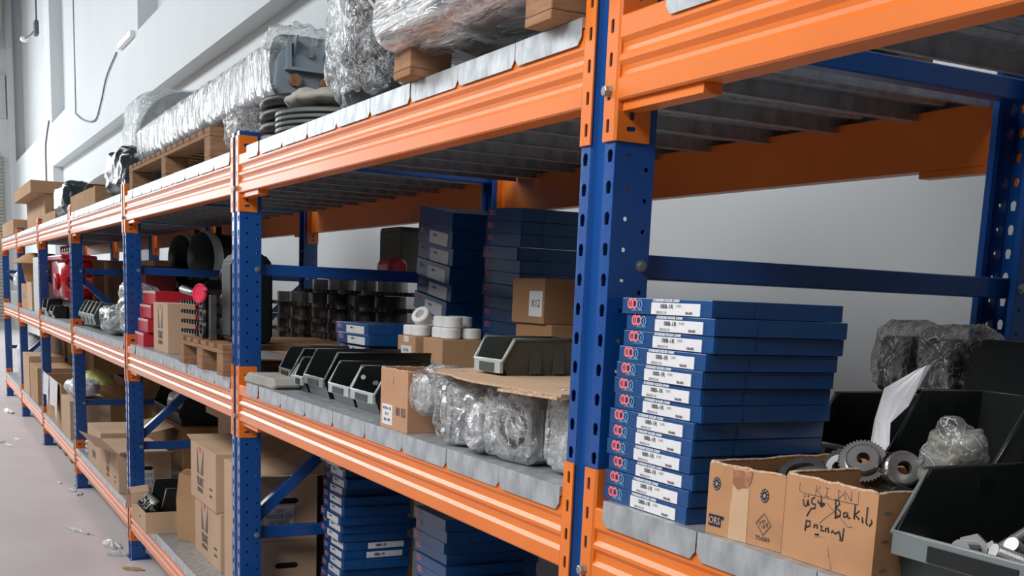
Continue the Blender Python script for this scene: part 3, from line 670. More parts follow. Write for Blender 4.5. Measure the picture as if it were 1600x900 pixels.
# metal parts inside the two cartons
g = 'machined wheels in the open cartons'
sprocket('large bright grooved pulley lying tilted on top of the open bearing carton', (0.445, 0.160, D1+.118), (.95, 0, .78), 0.034, 40, .010, .024, .018, .009, steel, steel)
sprocket('dark toothed sprocket standing tilted right of the bright grooved pulley', (0.487, 0.190, D1+.112), (1.1, .3, .9), 0.030, 16, .008, .026, .02, .010, darksteel, steel)
sprocket('dark toothed sprocket at the right end of the wheels in the open carton', (0.515, 0.222, D1+.112), (1.0, -.2, .5), 0.030, 14, .008, .024, .02, .010, darksteel, darksteel)
sprocket('narrow steel wheel leaning at the left of the bright grooved pulley', (0.405, 0.165, D1+.103), (1.3, 0, .3), 0.030, 20, .012, .022, .020, .009, darksteel, steel)
for q, (lx, ly, lz, lab) in enumerate([(0.375, 0.115, .088, 'steel bearing ring showing its rim over the front edge of the bearing carton'), (0.432, 0.075, .085, 'small bright steel ring at the right corner of the bearing carton')]):
    bm = NB(); lathe(bm, [(0, .022), (0, .034), (.012, .034), (.012, .022), (0, .022)], (lx, ly, D1+lz), (0.2, -.5, .84), 28); tag(obj('bearing_ring', bm, steel), lab, 'bearing')
bm = superblob((.125, .15, .082), e=.6, amp=.018, freq=30, seed=2); o = obj('scrap_metal_parts', bm, darksteel); o.location = (.535, .165, D1+.006); tag(o, 'heap of dark oily metal parts filling the handwritten carton', 'metal parts')
bm = superblob((.11, .18, .075), e=.6, amp=.02, freq=26, seed=5); o = obj('scrap_metal_parts', bm, darksteel); o.location = (.365, .150, D1+.006); o.rotation_euler = (0, 0, .1); tag(o, 'heap of dark metal parts filling the bearing carton', 'metal parts')

# near bin with bolts
nb = stack_bin('black picking bin full of zinc bolts at the right edge of the photo', (0.632, 0.030, D1), 0.0, 0.25, 0.36, 0.142, bpl, gpl, front=.47, cut=.14)
bm = superblob((.19, .20, .035), e=.8, amp=.012, freq=50, seed=9, nu=60, nv=20); o = obj('bolt_layer', bm, darksteel); o.location = (.757, .165, D1+.003); tag(o, 'dark layer of small oily bolts on the floor of the near bin', 'bolts'); o['kind'] = 'stuff'
R3 = random.Random(11)
BL = [('upright bolt leaning out of the near bin', (.742, .085, .058), (-.45, .75, 0)), ('fat bolt lying towards the left in the near bin', (.712, .075, .052), (1.3, -.9, .6)), ('bolt lying along the front lip of the near bin', (.735, .052, .046), (1.45, .2, 1.2)),
      ('bolt at the right front corner of the near bin', (.800, .060, .055), (1.2, .4, -.5)), ('short bolt lying flat at the left of the near bin', (.690, .105, .046), (1.5, .1, .3)), ('bolt half sunk in the middle of the near bin', (.765, .105, .052), (1.0, -.5, .4)), ('bolt at the back of the near bin', (.780, .150, .05), (1.4, .3, 2.0))]
for i, (lb, p, rt) in enumerate(BL): hexbolt(lb, (p[0]-.006, p[1]+.012, D1+p[2]+.004), rt, ln=(.05, .045, .05, .045, .03, .04, .05)[i], r=(.0075, .011, .008, .009, .008, .009, .008)[i], group=None)

# second row: bins, paper, bag
stack_bin('wide black picking bin behind the two open cartons, left of the clear bag', (0.312, 0.345, D1+0.029), -0.05, 0.21, 0.19, 0.180, bpl, bpl, front=.45, cut=.30)
bm = NB(); box(bm, .305, .54, .33, .53, 0, .028, bev=.004); o = obj('cardboard_pad', bm, kraftd); o.location = (0, 0, D1); tag(o, 'flat cardboard pad under the wide black bin on the near shelf', 'cardboard')
stack_bin('black picking bin with grey rim behind the blue stack, left of the white sheet', (0.105, 0.37, D1), 0.0, 0.185, 0.17, 0.186, bpl, gpl, front=.55, cut=.3)
stack_bin('small black bin nested in the wide black bin', (0.435, 0.50, D1+.213), 0.0, 0.10, 0.12, 0.05, bpl, gpl) if False else None
bm = NB(); P = [[(0.315, .395, 1.462), (0.330, .40, 1.468)], [(0.265, .370, 1.425), (0.305, .385, 1.40)], [(0.275, .345, 1.375), (0.320, .335, 1.375)], [(0.300, .318, 1.335), (0.345, .315, 1.345)], [(0.283, .305, 1.322), (0.350, .300, 1.330)]]
vr = [[bm.verts.new(Vector(a).lerp(Vector(b), k/4) + Vector((0, .004*math.sin(k*1.7+j), 0))) for k in range(5)] for j, (a, b) in enumerate(P)]
for a, b in zip(vr, vr[1:]):
    for k in range(4): bm.faces.new((a[k], a[k+1], b[k+1], b[k]))
sh = [bm.verts.new(p) for p in ((.283, .304, 1.321), (.350, .299, 1.329), (.520, .262, 1.345), (.500, .250, 1.336), (.38, .262, 1.322))]
bm.faces.new(sh)
o = obj('paper_sheet', bm, paper); o.modifiers.new('paper_thickness', 'SOLIDIFY').thickness = .0006; tag(o, 'bent white paper sheet sticking up between the black bins', 'paper')
t = thing('plastic_bag', 'crumpled clear plastic bag of parts on top of the handwritten carton, right side', 'bag', (0.565, 0.205, D1+.090))
obj('bag_skin', superblob((.10, .085, .10), e=.8, amp=.022, freq=24, seed=12, taper=.25), filmb, t)
bm = superblob((.07, .055, .07), e=.6, amp=.022, freq=30, seed=3); obj('contents', bm, mat('pale_plastic_parts', (.16, .155, .12), .5), t)
t = thing('plastic_bag', 'bulging clear plastic bag at the right edge above the near bin', 'bag', (0.690, 0.300, D1+.145))
obj('bag_skin', superblob((.15, .12, .085), e=.8, amp=.022, freq=22, seed=15), filmb, t)
bm = superblob((.11, .08, .055), e=.9, amp=.01, freq=16, seed=6); obj('contents', bm, MATS['pale_plastic_parts'], t)

# rear of the closest bay
carton('low brown carton at the rear of the near shelf under the wrapped castings', (0.008, 0.57, D1), 0, 0.20, 0.28, 0.182, kraft)
for i, (x, lab) in enumerate([(0.052, 'film-wrapped dark casting on the low rear carton, next to the blue stack'), (0.160, 'film-wrapped dark casting on the low rear carton, right one of the pair')]):
    t = thing('wrapped_casting', lab, 'casting', (x, 0.60, D1+.183))
    bm = NB(); box(bm, -.032, .032, 0, .12, 0.001, .105, bev=.01); cyl(bm, (0.0, -.01, .055), (0.0, 0, .055), .022); obj('casting', bm, charcoal, t)
    bm = superblob((.085, .15, .125), e=.35, amp=.014, freq=24, seed=20+i); bmesh.ops.translate(bm, vec=(0.0, .06, 0), verts=bm.verts); obj('plastic_wrap', bm, filmb, t)
t = thing('motor_cover', 'big black motor cover in the dark rear corner of the near shelf', 'cover', (0.225, 0.60, D1))
bm = NB(); prism(bm, [(0, 0), (.14, 0), (.145, .18), (.13, .29), (.01, .292), (-.01, .2)], 'y', 0, .22); bmesh.ops.bevel(bm, geom=list(bm.edges), offset=.012, segments=2, affect='EDGES'); obj('shell', bm, bpl, t)
bm = NB(); lathe(bm, [(0, .0001), (0, .05), (.02, .05), (.02, .03), (.008, .0001)], (.07, 0, .14), (0, -1, 0), 24); obj('round_boss', bm, bpl, t)
# upper deck of the closest bay
t = thing('wrapped_shade_bundle', 'grey film-wrapped load above the near orange beam, enlarged to shade the rear wall', 'bundle', (1.12, 0.60, D2))  # mostly unseen load, made larger so it shades the rear wall
obj('contents', superblob((1.75, .95, .9), e=.3, amp=.01, freq=3, seed=30), mat('grey_parts', (.25, .25, .25), .5), t); obj('plastic_wrap', superblob((1.82, 1.02, .93), e=.3, amp=.03, freq=6, seed=31), filmb, t)
# ------------------------------------------------------------------ second bay (between nearest and second upright), middle deck
t = thing('wrapped_packet', 'small cream paper-wrapped flat packet at the second upright, front of the shelf', 'packet', (-2.345, -0.005, D1), 0.05)
bm = NB(); prism(bm, [(0, 0), (.30, 0), (.33, .012), (.31, .034), (.04, .036), (-.005, .02)], 'y', 0, .12); bmesh.ops.bevel(bm, geom=list(bm.edges), offset=.004, segments=1, affect='EDGES'); obj('wrapping', bm, canvas, t)
stack_bin('small black picking bin nearest the second upright', (-2.415, .150, D1), 0, .125, .30, .115, bpl, gpl, front=.46)
stack_bin('black picking bin second from the second upright, tall front frame', (-2.275, .100, D1), 0, .155, .34, .130, bpl, gpl, front=.42)
stack_bin('small low grey-rimmed bin between two taller black bins', (-2.108, .095, D1), 0, .090, .20, .080, bpl, greenl, front=.5)
stack_bin('slim grey-rimmed bin left of the widest black bin', (-2.010, .075, D1), 0, .095, .24, .108, bpl, greenl, front=.45)
stack_bin('widest black picking bin in the middle of the row of bins', (-1.905, .075, D1), 0, .205, .36, .142, bpl, gpl, front=.42)
b5 = stack_bin('grey-rimmed bin holding a few bolts, left of the small brown 80 B3 carton', (-1.645, .070, D1), 0, .190, .30, .120, bpl, greenl, front=.46)
stack_bin('grey-rimmed bin half hidden behind the small brown 80 B3 carton', (-1.447, .070, D1), 0, .190, .30, .120, bpl, greenl, front=.46)
for i in range(4):
    hexbolt(['bright bolt end sticking up highest in the grey-rimmed bin', 'second bright bolt in the grey-rimmed bin', 'third bright bolt in the grey-rimmed bin', 'lowest bright bolt in the grey-rimmed bin'][i], (-1.50+.012*(i % 2), .13+.02*i, D1+.075-.015*i), (.4, 1.35, .2*i), .07, .007, group=None)
t = thing('plastic_bag', 'small crinkled clear bag with a metal part behind the front row of bins', 'bag', (-2.27, .47, D1+.0)); obj('bag_skin', superblob((.12, .10, .14), e=.8, amp=.03, freq=22, seed=44), filmb, t); obj('contents', superblob((.06, .06, .10), e=.8, amp=.005, freq=22, seed=45), steel, t)
t = carton('small upright brown carton marked 80 B3 standing beside the film-wrapped gearboxes', (-1.035, .002, D1), 0.03, .165, .155, .145, mat('rosy_cardboard', (.52, .29, .17), .85, col2=(.46, .25, .14), nscale=6, spec=.2), open_top=True)
text('80 B3', .030, inkbrown, t, (.125, -.0008, .045), bold=.0004, name='marking', sx=.85); text('Y', .028, inkfaint, t, (.075, -.0008, .118), name='marking')
bm = NB(); box(bm, .012, .075, -.0008, .0003, .008, .058); lb = obj('label', bm, labelw, t)
for i, s in enumerate(['MOTOR - 0.55', 'B5  71', '8A2C 1400']): text(s, .010, inkbrown, lb, (.043, -.0011, .048-.014*i), sx=.8)

# film-wrapped gearboxes
def gearbox(label, loc, rz, s=1.0, show=True, seed=0):
    t = thing('wrapped_gearbox', label, 'gearbox', loc, rz)
    bm = NB(); w, d, h = .135*s, .11*s, .145*s
    prism(bm, [(-w/2, .012), (-w/2+.02, 0), (w/2-.02, 0), (w/2, .012), (w/2, h-.02), (w/2-.02, h), (-w/2+.02, h), (-w/2, h-.02)], 'y', 0, d)
    bmesh.ops.bevel(bm, geom=list(bm.edges), offset=.004, segments=2, affect='EDGES')
    for k in range(4): box(bm, w/2-.001, w/2+.008, .012+.022*k, .018+.022*k, .02, h-.03)
    for k in range(4): box(bm, -w/2-.008, -w/2+.001, .012+.022*k, .018+.022*k, .02, h-.03)
    obj('housing', bm, alu, t)
    c = (0.008*s, 0, .076*s)
    bm = NB(); lathe(bm, [(-.002, .060*s), (.010, .060*s), (.014, .056*s), (.014, .049*s), (.004, .047*s), (.003, .030*s), (.010, .028*s), (.012, .026*s), (.012, .018*s), (-.01, .017*s), (-.012, .0001)], c, (0, -1, 0), 40)
    for k in range(4):
        a = PI/4 + k*PI/2; x, z = c[0]+.066*s*math.cos(a), c[2]+.066*s*math.sin(a)
        lathe(bm, [(0, .013*s), (.010, .013*s), (.010, .005*s), (.004, .0001)], (x, 0, z), (0, -1, 0), 8)
    obj('output_flange', bm, alu, t)
    bm = NB(); lathe(bm, [(.0035, .047*s), (.0055, .046*s), (.0055, .031*s), (.0035, .030*s)], c, (0, -1, 0), 36); obj('oil_seal', bm, charcoal, t)
    for a, b in ((-.055, .03), (-.055, .125), (.0, .012), (.045, .012), (-.03, .138), (.05, .138)):
        bm = NB(); lathe(bm, [(0, .006*s), (.005, .006*s), (.006, .005*s), (.006, .0001)], (a*s, 0, b*s), (0, -1, 0), 10); obj('cover_bolt', bm, zinc, t)
    bm = superblob((w*1.22, d*1.50, h*1.04), e=.35, amp=.013*s, freq=24, seed=seed, nu=110, nv=60); bmesh.ops.translate(bm, vec=(0.0, d*.45, -.0), verts=bm.verts); obj('plastic_wrap', bm, film, t)
    return t
gearbox('film-wrapped grey gearbox with its round flange facing the aisle, under the cardboard sheet', (-0.385, .040, D1+.001), 0.18, 1.0, seed=50)
gearbox('film-wrapped gearbox beside the brown 80 B3 carton, leftmost of the wrapped gearboxes', (-0.690, .060, D1+.001), -.95, 1.0, seed=53)
t = thing('wrapped_motor', 'round film-wrapped motor end leaning against the brown 80 B3 carton', 'motor', (-0.80, .07, D1+.055))
bm = NB(); lathe(bm, [(0, .0001), (0, .03), (.01, .045), (.09, .045), (.10, .03), (.10, .0001)], (0, -.06, .045), (.1, 1, 0), 24); obj('motor_end', bm, alu, t)
bm = superblob((.125, .16, .12), e=.8, amp=.018, freq=24, seed=57); bmesh.ops.translate(bm, vec=(0, 0, -.012), verts=bm.verts); obj('plastic_wrap', bm, film, t)
t = thing('crumpled_film', 'bunched clear film spilling over the deck edge between the two wrapped gearboxes', 'plastic film', (-0.520, .045, D1+.001)); bm = superblob((.13, .15, .13), e=.7, amp=.035, freq=20, seed=61, taper=.35, nu=80, nv=44); obj('film', bm, filmh, t)
bm = superblob((.075, .06, .11), e=.5, amp=.01, freq=20, seed=62); obj('contents', bm, alu, t)
t = thing('foil_packet', 'tall silver bubble-foil packet squeezed beside the nearest upright', 'packet', (-0.205, .100, D1+.001)); bm = superblob((.105, .12, .148), e=.3, amp=.010, freq=34, seed=66, nu=80, nv=50); obj('foil', bm, foil, t)
bm = superblob((.118, .135, .155), e=.35, amp=.016, freq=26, seed=67); obj('plastic_wrap', bm, film, t)
# cardboard sheet
zS = D1 + .159
bm = NB(); poly = [(-.735, .02), (-.66, -.015), (-.60, -.008), (-.52, -.03), (-.42, -.040), (-.24, -.022), (-.235, -.036), (-.120, -.010), (-.118, .46), (-.80, .50), (-.82, .22)]
prism(bm, poly, 'z', zS, zS+.003); o = obj('sheet_core', bm, flute)
bm = NB(); prism(bm, [(x*1.0, y) for x, y in poly], 'z', zS+.0031, zS+.0046)
o2 = obj('top_liner', bm, kraftl); t = thing('cardboard_sheet', 'tan cardboard sheet lying across the tops of the wrapped gearboxes', 'cardboard', (0, 0, 0)); o.parent = t; o2.parent = t
bm = NB(); prism(bm, [(-.30, -.046), (-.235, -.036), (-.12, -.018), (-.12, .02), (-.30, .02)], 'z', zS-.0052, zS-.0002); obj('lower_layer', bm, flute, t)
stack_bin('grey-green picking bin standing on the tan cardboard sheet', (-.655, .075, zS+.005), 0.06, .125, .20, .078, green, greenl, front=.40, cut=.12)

# box of white plastic collars
t = carton('brown carton with white shipping label brimming with white plastic collars', (-1.935, .405, D1), 0, .150, .205, .192, kraft, open_top=False)
bm = NB(); box(bm, .030, .120, -.0008, .0003, .045, .160); lb = obj('shipping_label', bm, labelw, t)
for i, s in enumerate(['PLASTIK', 'K 25-30', 'ADET 40', 'SIPARIS', '120-45']): text(s, .014, inkbrown, lb, (.075, -.0011, .145-.021*i), sx=.9, tilt=0)
bm = NB(); box(bm, .055, .095, -.0007, .0004, .172, .1925); obj('tape', bm, labelw, t)
capm = None; RR = random.Random(5)
def collar(loc, rot, label):
    global capm
    if capm is None:
        bm = NB(); lathe(bm, [(.003, .0001), (.003, .012), (0, .020), (0, .029), (.003, .032), (.030, .032), (.034, .029), (.034, .016), (.010, .015), (.010, .0001)], (0, 0, 0), (0, 0, 1), 28)
        for f in bm.faces: f.smooth = True
        o = obj('plastic_collar', bm, whitepl); capm = o
        try: o.data.set_sharp_from_angle(angle=.6)
        except Exception: pass
    else: o = capm.copy(); COL.objects.link(o)
    o.location = loc; o.rotation_euler = rot; tag(o, label, 'collar', 'white plastic collars heaped on the labelled carton')
zc = D1+.193
LOWN = [(-1.895, .442), (-1.828, .440), (-1.898, .508), (-1.830, .508), (-1.898, .574), (-1.830, .576), (-1.722, .47), (-1.655, .47), (-1.72, .54), (-1.652, .54)]
carton('plain brown carton with collars hidden behind the grey-green bin', (-1.765, .425, D1), 0, .150, .165, .192, kraft)
for i, (x, y) in enumerate(LOWN): collar((x, y, zc), (0, 0, 0), f'white plastic collar, lower layer, {["front left", "front right", "middle left", "middle right", "back left", "back right"][i] + " of the labelled carton" if i < 6 else ["front left", "front right", "back left", "back right"][i-6] + " of the plain carton beside it"}')
for i, (x, y) in enumerate([(-1.725, .475), (-1.66, .478), (-1.80, .56), (-1.73, .545)]): collar((x, y, zc+.035), (0, 0, 0), f'white plastic collar standing in the upper layer, {["front left", "front right", "back left", "back right"][i]} one')
collar((-1.83, .455, zc+.052), (.9, .3, .3), 'white plastic collar tipped on its side on top of the lower layer')

# low stack of three labelled blue boxes behind the bins
def blue_stack(x, y, z0, n, w, d, h, style, where, rz0=0.0, roll=0.0, jit=.008, seed=1, lean=0.0, nolab=()):
    R = random.Random(seed); p = {}
    out = []
    for k in range(n):
        i = n-1-k; r = roll*min(1, k/4.0)
        lab = (f'{ORD[i]} blue chain box from the top of the {where}' if i < len(ORD) and i < n-1 else f'bottom blue chain box of the {where}')
        lx = x + lean*k + R.uniform(-jit, jit); ly = y + R.uniform(-jit, jit)*.6; zz = z0 + k*h*1.012 + (w*.5*math.sin(abs(r)))*1.0
        st = 'plain' if k in nolab else style; key = st
        if key not in p: o = chain_box(st, (lx, ly, zz), 0, lab, f'blue boxes of the {where}', w, d, h); p[key] = o
        else: o = dup(p[key], (lx, ly, zz), label=lab)
        o.location = (lx - w/2*0 , ly, zz + (w*.5*math.sin(abs(r)) if roll > 0 else 0)); o.rotation_euler = (0, r, rz0 + R.uniform(-.02, .02)); out.append(o)
    return out
blue_stack(-2.395, .345, D1, 6, .33, .34, .036, 'small', 'low stack behind the black bins', seed=3, jit=.02)
blue_stack(-2.340, .625, D1, 10, .300, .262, .0600, 'small', 'tall leaning middle-shelf stack', roll=.13, lean=.004, seed=4, jit=.006, nolab=(9, 2, 0))
blue_stack(-1.860, .680, D1, 15, .255, .25, .0400, 'logo', 'tall stack beside the leaning stack', roll=.05, seed=7, jit=.008)
# red logo prints on the sides of those stacks
for i, (z, h) in enumerate([(2, 'lower'), (3, 'upper')]): pass
# brown cartons by the nearest upright
for k, (x, y, z, w, d, h) in enumerate([(-1.315, .52, D1, .20, .30, .130), (-1.320, .525, D1+.131, .21, .29, .128), (-1.330, .515, D1+.260, .19, .27, .125)]):
    t = carton(['bottom brown printed carton of the three behind the nearest upright', 'middle brown printed carton of the three behind the nearest upright', 'top brown carton of the three behind the nearest upright, plain sides'][k], (x, y, z), 0, w, d, h, kraftd)
    if k < 2:
        for i, s in enumerate(['ANTALYA', 'CAD.', 'POLAT']): text(s, .022, inkbrown, t, (w+.0006, d*.55, h*.78-.028*i), '+x', name='marking')
    else:
        bm = NB(); box(bm, w*.55, w*.95, -.0008, .0003, .02, .09); lb = obj('label', bm, labelw, t); text('X12', .03, inkbrown, lb, (w*.75, -.0011, .055))

# ------------------------------------------------------------------ second bay, lower deck
blue_stack(-2.386, .30, D0, 20, .236, .255, .0330, 'small', 'jumbled tall lower-deck stack', seed=12, jit=.020)
blue_stack(-1.50, .30, D0, 17, .236, .255, .0345, 'logo', 'lower-deck stack beside the jumbled one', seed=14, jit=.014)
blue_stack(-1.98, .62, D0, 15, .236, .255, .0345, 'logo', 'lower-deck stack behind the jumbled one', seed=15, jit=.012)
blue_stack(-1.10, .42, D0, 12, .236, .255, .0345, 'logo', 'rightmost dark lower-deck stack', seed=16, jit=.012)
# side labels on two boxes of the jumbled stack
for o in [o for o in COL.objects if o.get('group') == 'blue boxes of the jumbled tall lower-deck stack'][8:10]:
    bm = NB(); box(bm, .236, .2375, .085, .225, .004, .026); lb = obj('side_label', bm, labelw, o); text('08B-1R', .014, ink, lb, (.2379, .135, .015), '+x', bold=.0003); text('OCM', .022, redink, o, (.2366, .045, .016), '+x', bold=.0006, name='logo_print')
stack_bin('dark green-grey bin in front of the jumbled blue stack on the lower deck', (-2.36, .045, D0), 0, .20, .22, .15, green, green, front=.8)

# ------------------------------------------------------------------ second bay, top deck
PAL = pallet('wooden pallet wrapped in film at the front of the top deck beside the nearest upright', (-.875, -.045, D2), 0, .72, .90, .098, wood, nb=2)
t = thing('wrapped_load', 'film-wrapped pallet load rising out of the top of the photo', 'pallet load', (-.515, .40, D2+.099))
bm = NB(); box(bm, -.33, .33, -.40, .42, 0.001, .55, bev=.01); obj('load', bm, mat('grey_load', (.40, .39, .40), .7), t)
bm = superblob((.82, .98, .60), e=.18, amp=.018, freq=7, seed=80, nu=96, nv=48); bmesh.ops.translate(bm, vec=(0, -.012, -.062), verts=bm.verts); obj('stretch_wrap', bm, filmw, t)
bm = NB(); tube(bm, [(-.365, -.475, .16), (-.345, -.480, .06), (-.29, -.45, -.005), (-.20, -.38, -.04), (-.10, -.30, -.085)], .004, 6); bmesh.ops.translate(bm, vec=(-.515, .40-.03, D2+.099), verts=bm.verts); tag(obj('twisted_film_tail', bm, mat('grey_film_rope', (.42, .38, .38), .4)), 'twisted grey film tail hanging from the wrapped load down to the deck', 'plastic film')
# stack of wrapped black rolls
t = thing('wrapped_coil_stack', 'tower of black hose coils wrapped in glossy clear film on the top deck', 'coils', (-1.50, .20, D2))
for k in range(4):
    bm = superblob((.30-.02*(k % 2), .30, .155), e=.75, amp=.008, freq=10, seed=90+k); bmesh.ops.translate(bm, vec=(.012*(-1)**k, 0, .128*k), verts=bm.verts); obj('coil', bm, rubber, t)
bm = superblob((.345, .345, .53), e=.55, amp=.022, freq=16, seed=95, nu=96, nv=60); obj('plastic_wrap', bm, film, t)
t = thing('plastic_bag', 'clear crinkled bag hanging loose beside the black hose coil tower', 'plastic film', (-1.74, .53, D2+.151)); obj('film', superblob((.11, .14, .36), e=.7, amp=.02, freq=18, seed=97, taper=-.2, nu=70, nv=44), filmb, t)
t = thing('paper_wad', 'paper-topped sack base holding the loose clear bag', 'sack', (-1.72, .53, D2)); obj('paper', superblob((.26, .24, .15), e=.7, amp=.02, freq=14, seed=98), canvas, t)
bm = NB(); box(bm, -1.775, -1.735, .145, .152, D2+.13, D2+.262, bev=.002); tag(obj('metal_plate', bm, mat('dull_brass_plate', (.17, .15, .11), .5)), 'narrow dark upright strip standing left of the black hose coil tower', 'strip')
# flange discs with paper on top
t = thing('disc_pile', 'pile of grey ribbed discs topped with crumpled paper near the front of the top deck', 'discs', (-1.905, .20, D2))
bm = NB(); prof = [(0, .0001), (0, .19)]
for k in range(4): prof += [(.016*k+.004, .215), (.016*k+.012, .215), (.016*k+.015, .20)]
prof += [(.068, .19), (.068, .0001)]; lathe(bm, prof, (0, 0, 0), (0, 0, 1), 48); obj('ribbed_disc', bm, mat('grey_rubber_disc', (.13, .14, .13), .45), t)
bm = superblob((.38, .36, .055), e=.8, amp=.022, freq=16, seed=101, nu=70, nv=20); bmesh.ops.translate(bm, vec=(0, 0, .066), verts=bm.verts); obj('crumpled_paper', bm, canvas, t)
disc_stack('hose_coil', 'black rubber hose coil under the grey machine at the second upright', (-2.30, .22, D2), 4, .18, .022, .040, rubber, 'hose coil')
t = thing('wrapped_coil_stack', 'film-wrapped black coil left of the hose coil at the second upright', 'coils', (-2.68, .20, D2)); bm = superblob((.28, .32, .15), e=.6, amp=.008, freq=10, seed=104); obj('coil', bm, rubber, t); obj('plastic_wrap', superblob((.31, .35, .165), e=.5, amp=.02, freq=18, seed=105, nu=80, nv=40), film, t)
# long wrapped machine
t = thing('wrapped_machine', 'long film-wrapped blue-grey machine lying along the top deck above the second upright', 'machine', (-2.34, .10, D2+.178))
bm = NB(); prism(bm, [(0, .03), (.03, 0), (.20, 0), (.23, .04), (.215, .13), (.17, .195), (.05, .195), (.01, .12)], 'x', -.10, 0.0)
bmesh.ops.bevel(bm, geom=list(bm.edges), offset=.005, segments=2, affect='EDGES')
box(bm, -.02, .02, .035, .05, .09, .18); box(bm, -.02, .02, .185, .20, .09, .18); box(bm, -.02, .03, .03, .205, .085, .095)
prism(bm, [(.0, .195), (.05, .195), (.0, .13)], 'y', .06, .065); prism(bm, [(.0, .195), (.05, .195), (.0, .13)], 'y', .165, .17)
obj('end_housing', bm, greypaint, t)
for y in (.065, .175): bm = NB(); cyl(bm, (-.01, y, .055), (.022, y, .055), .021); obj('pipe_end', bm, rust, t)
bm = NB(); lathe(bm, [(0, .012), (.012, .012), (.012, .0001)], (.0, .12, .145), (1, 0, 0), 6); obj('eye_bolt', bm, zinc, t)
bm = NB(); box(bm, -2.62, -.10, .02, .205, .008, .16, bev=.01); obj('long_body', bm, mat('pale_machine_body', (.36, .38, .40), .5), t)
bm = NB(); N1, N2 = 90, 28
prf = []
for j in range(N2):
    a = 2*PI*j/N2; c, s_ = math.cos(a), math.sin(a); prf.append((.1125 + .125*math.copysign(abs(c)**.4, c), .1 + .108*math.copysign(abs(s_)**.4, s_)))
rows = []
for i in range(N1+1):
    x = -2.68 + 2.66*i/N1; k = 1 - .10*(1-i/N1); row = []
    for j, (y, z) in enumerate(prf):
        p = Vector((x, y, z)); q = Vector((x*9 + z*14, y*9, z*5)); dd = abs(noise.noise(q))*.016 - .004
        row.append(bm.verts.new((x + .01*noise.noise(q*2), .1125+(y-.1125)*(1+dd*6)*1.0, (.1+(z-.1)*(1+dd*6))*k)))
    rows.append(row)
for a, b in zip(rows, rows[1:]):
    for j in range(N2):
        f = bm.faces.new((a[j], a[(j+1) % N2], b[(j+1) % N2], b[j])); f.smooth = True
obj('stretch_wrap', bm, filmh, t)
bm = superblob((.10, .26, .10), e=.7, amp=.03, freq=20, seed=110); bmesh.ops.translate(bm, vec=(-.05, .11, .13), verts=bm.verts); obj('bunched_film', bm, film, t)
# ------------------------------------------------------------------ third bay, top deck
pallet('rough wooden pallet under the long wrapped machine on the top deck', (-4.72, .0, D2), 0, 1.84, .80, .125, wood, nb=3)
t = thing('wrapped_drum', 'film-covered round grey drum end behind the long wrapped machine', 'drum', (-6.74, .68, D2))
bm = NB(); cyl(bm, (-.5, 0, .46), (.3, 0, .46), .34, seed if False else None, 40); obj('drum', bm, mat('grey_drum', (.42, .45, .47), .4), t)
bm = NB(); box(bm, -.45, .25, -.28, .28, 0, .16, bev=.01); obj('cradle', bm, wood, t)
bm = superblob((.90, .72, .84), e=.6, amp=.02, freq=8, seed=112); bmesh.ops.translate(bm, vec=(-.08, 0, 0.0), verts=bm.verts); obj('plastic_wrap', bm, film, t)

# ------------------------------------------------------------------ third bay, middle deck
for k in range(4):
    t = thing('red_box', ['lowest', 'second lowest', 'third lowest', 'topmost'][k] + ' of the four flat red boxes beside the third upright', 'box', (-4.80+.02*(k % 2)+.01*k, .03+.012*k, D1+k*.0725), .05*(k-1.5)*.4, 'flat red boxes beside the third upright')
    bm = NB(); box(bm, 0, .30, 0, .26, 0, .068, bev=.002); obj('carton', bm, redbox, t)
    bm = NB(); box(bm, -.001, .30, -.001, .0, .056, .0685); box(bm, -.0015, .0, 0, .26, 0.0, .068); obj('pale_edge', bm, mat('pale_pink_edge', (.75, .45, .45), .5), t)
t = carton('upright light brown Y-logo carton between the red boxes and the small wooden pallet', (-4.26, .030, D1), 0, .36, .13, .235, kraftl)
yilmaz_logo(t, .18, .155, .12)
for k in range(3): box_ = None
pl = pallet('short rough wooden pallet carrying the black sprocket rods on the middle shelf', (-3.34, -.03, D1), 0, .78, .60, .115, wood, nb=3)
# chain-driven assembly on the pallet
t = thing('gear_assembly', 'black sprocket and gear assembly with a pink cap on the short pallet', 'machine part', (-3.10, .032, D1+.116))
for i in range(4):
    bm = NB(); n = 13
    box(bm, -.48, .20, .02, .06, .006+.042*i, .016+.042*i)
    for k in range(n): box(bm, -.46+.052*k, -.44+.052*k, -.01, .02, .004+.042*i, .019+.042*i)
    obj('toothed_rail', bm, darksteel, t)
for x in (.02, .17):
    bm = NB(); box(bm, x, x+.022, -.03, .0, 0, .175, bev=.004); obj('post', bm, steel, t)
for i in range(3):
    bm = NB(); lathe(bm, [(0, .0001), (0, .040), (.02, .044), (.03, .040), (.03, .028), (.01, .022), (.01, .0001)], (.105, -.015, .045+.05*i), (0, -1, 0), 28); obj('round_gear', bm, darksteel, t)
bm = NB(); tube(bm, [(-.44, 0, .190), (-.20, -.01, .178), (.03, 0, .165)], [.02, .016, .014], 12); obj('lever', bm, darksteel, t)
bm = NB(); lathe(bm, [(0, .0001), (0, .030), (.004, .037), (.014, .039), (.02, .035), (.02, .032), (.012, .029), (.010, .0001)], (.13, -.045, .178), (.5, -1, .1), 32); box(bm, .16, .21, -.050, -.043, .19, .203); obj('pink_cap', bm, pinkcap, t)
t = thing('gearbox_cover', 'tall black gearbox cover with round hubs overlapping the second upright', 'gearbox', (-2.80, .030, D1+.116))
bm = NB(); prism(bm, [(0, .02), (.02, 0), (.14, 0), (.16, .02), (.16, .30), (.13, .335), (.03, .335), (0, .30)], 'x', -.03, .12); bmesh.ops.bevel(bm, geom=list(bm.edges), offset=.008, segments=2, affect='EDGES'); obj('casing', bm, charcoal, t)
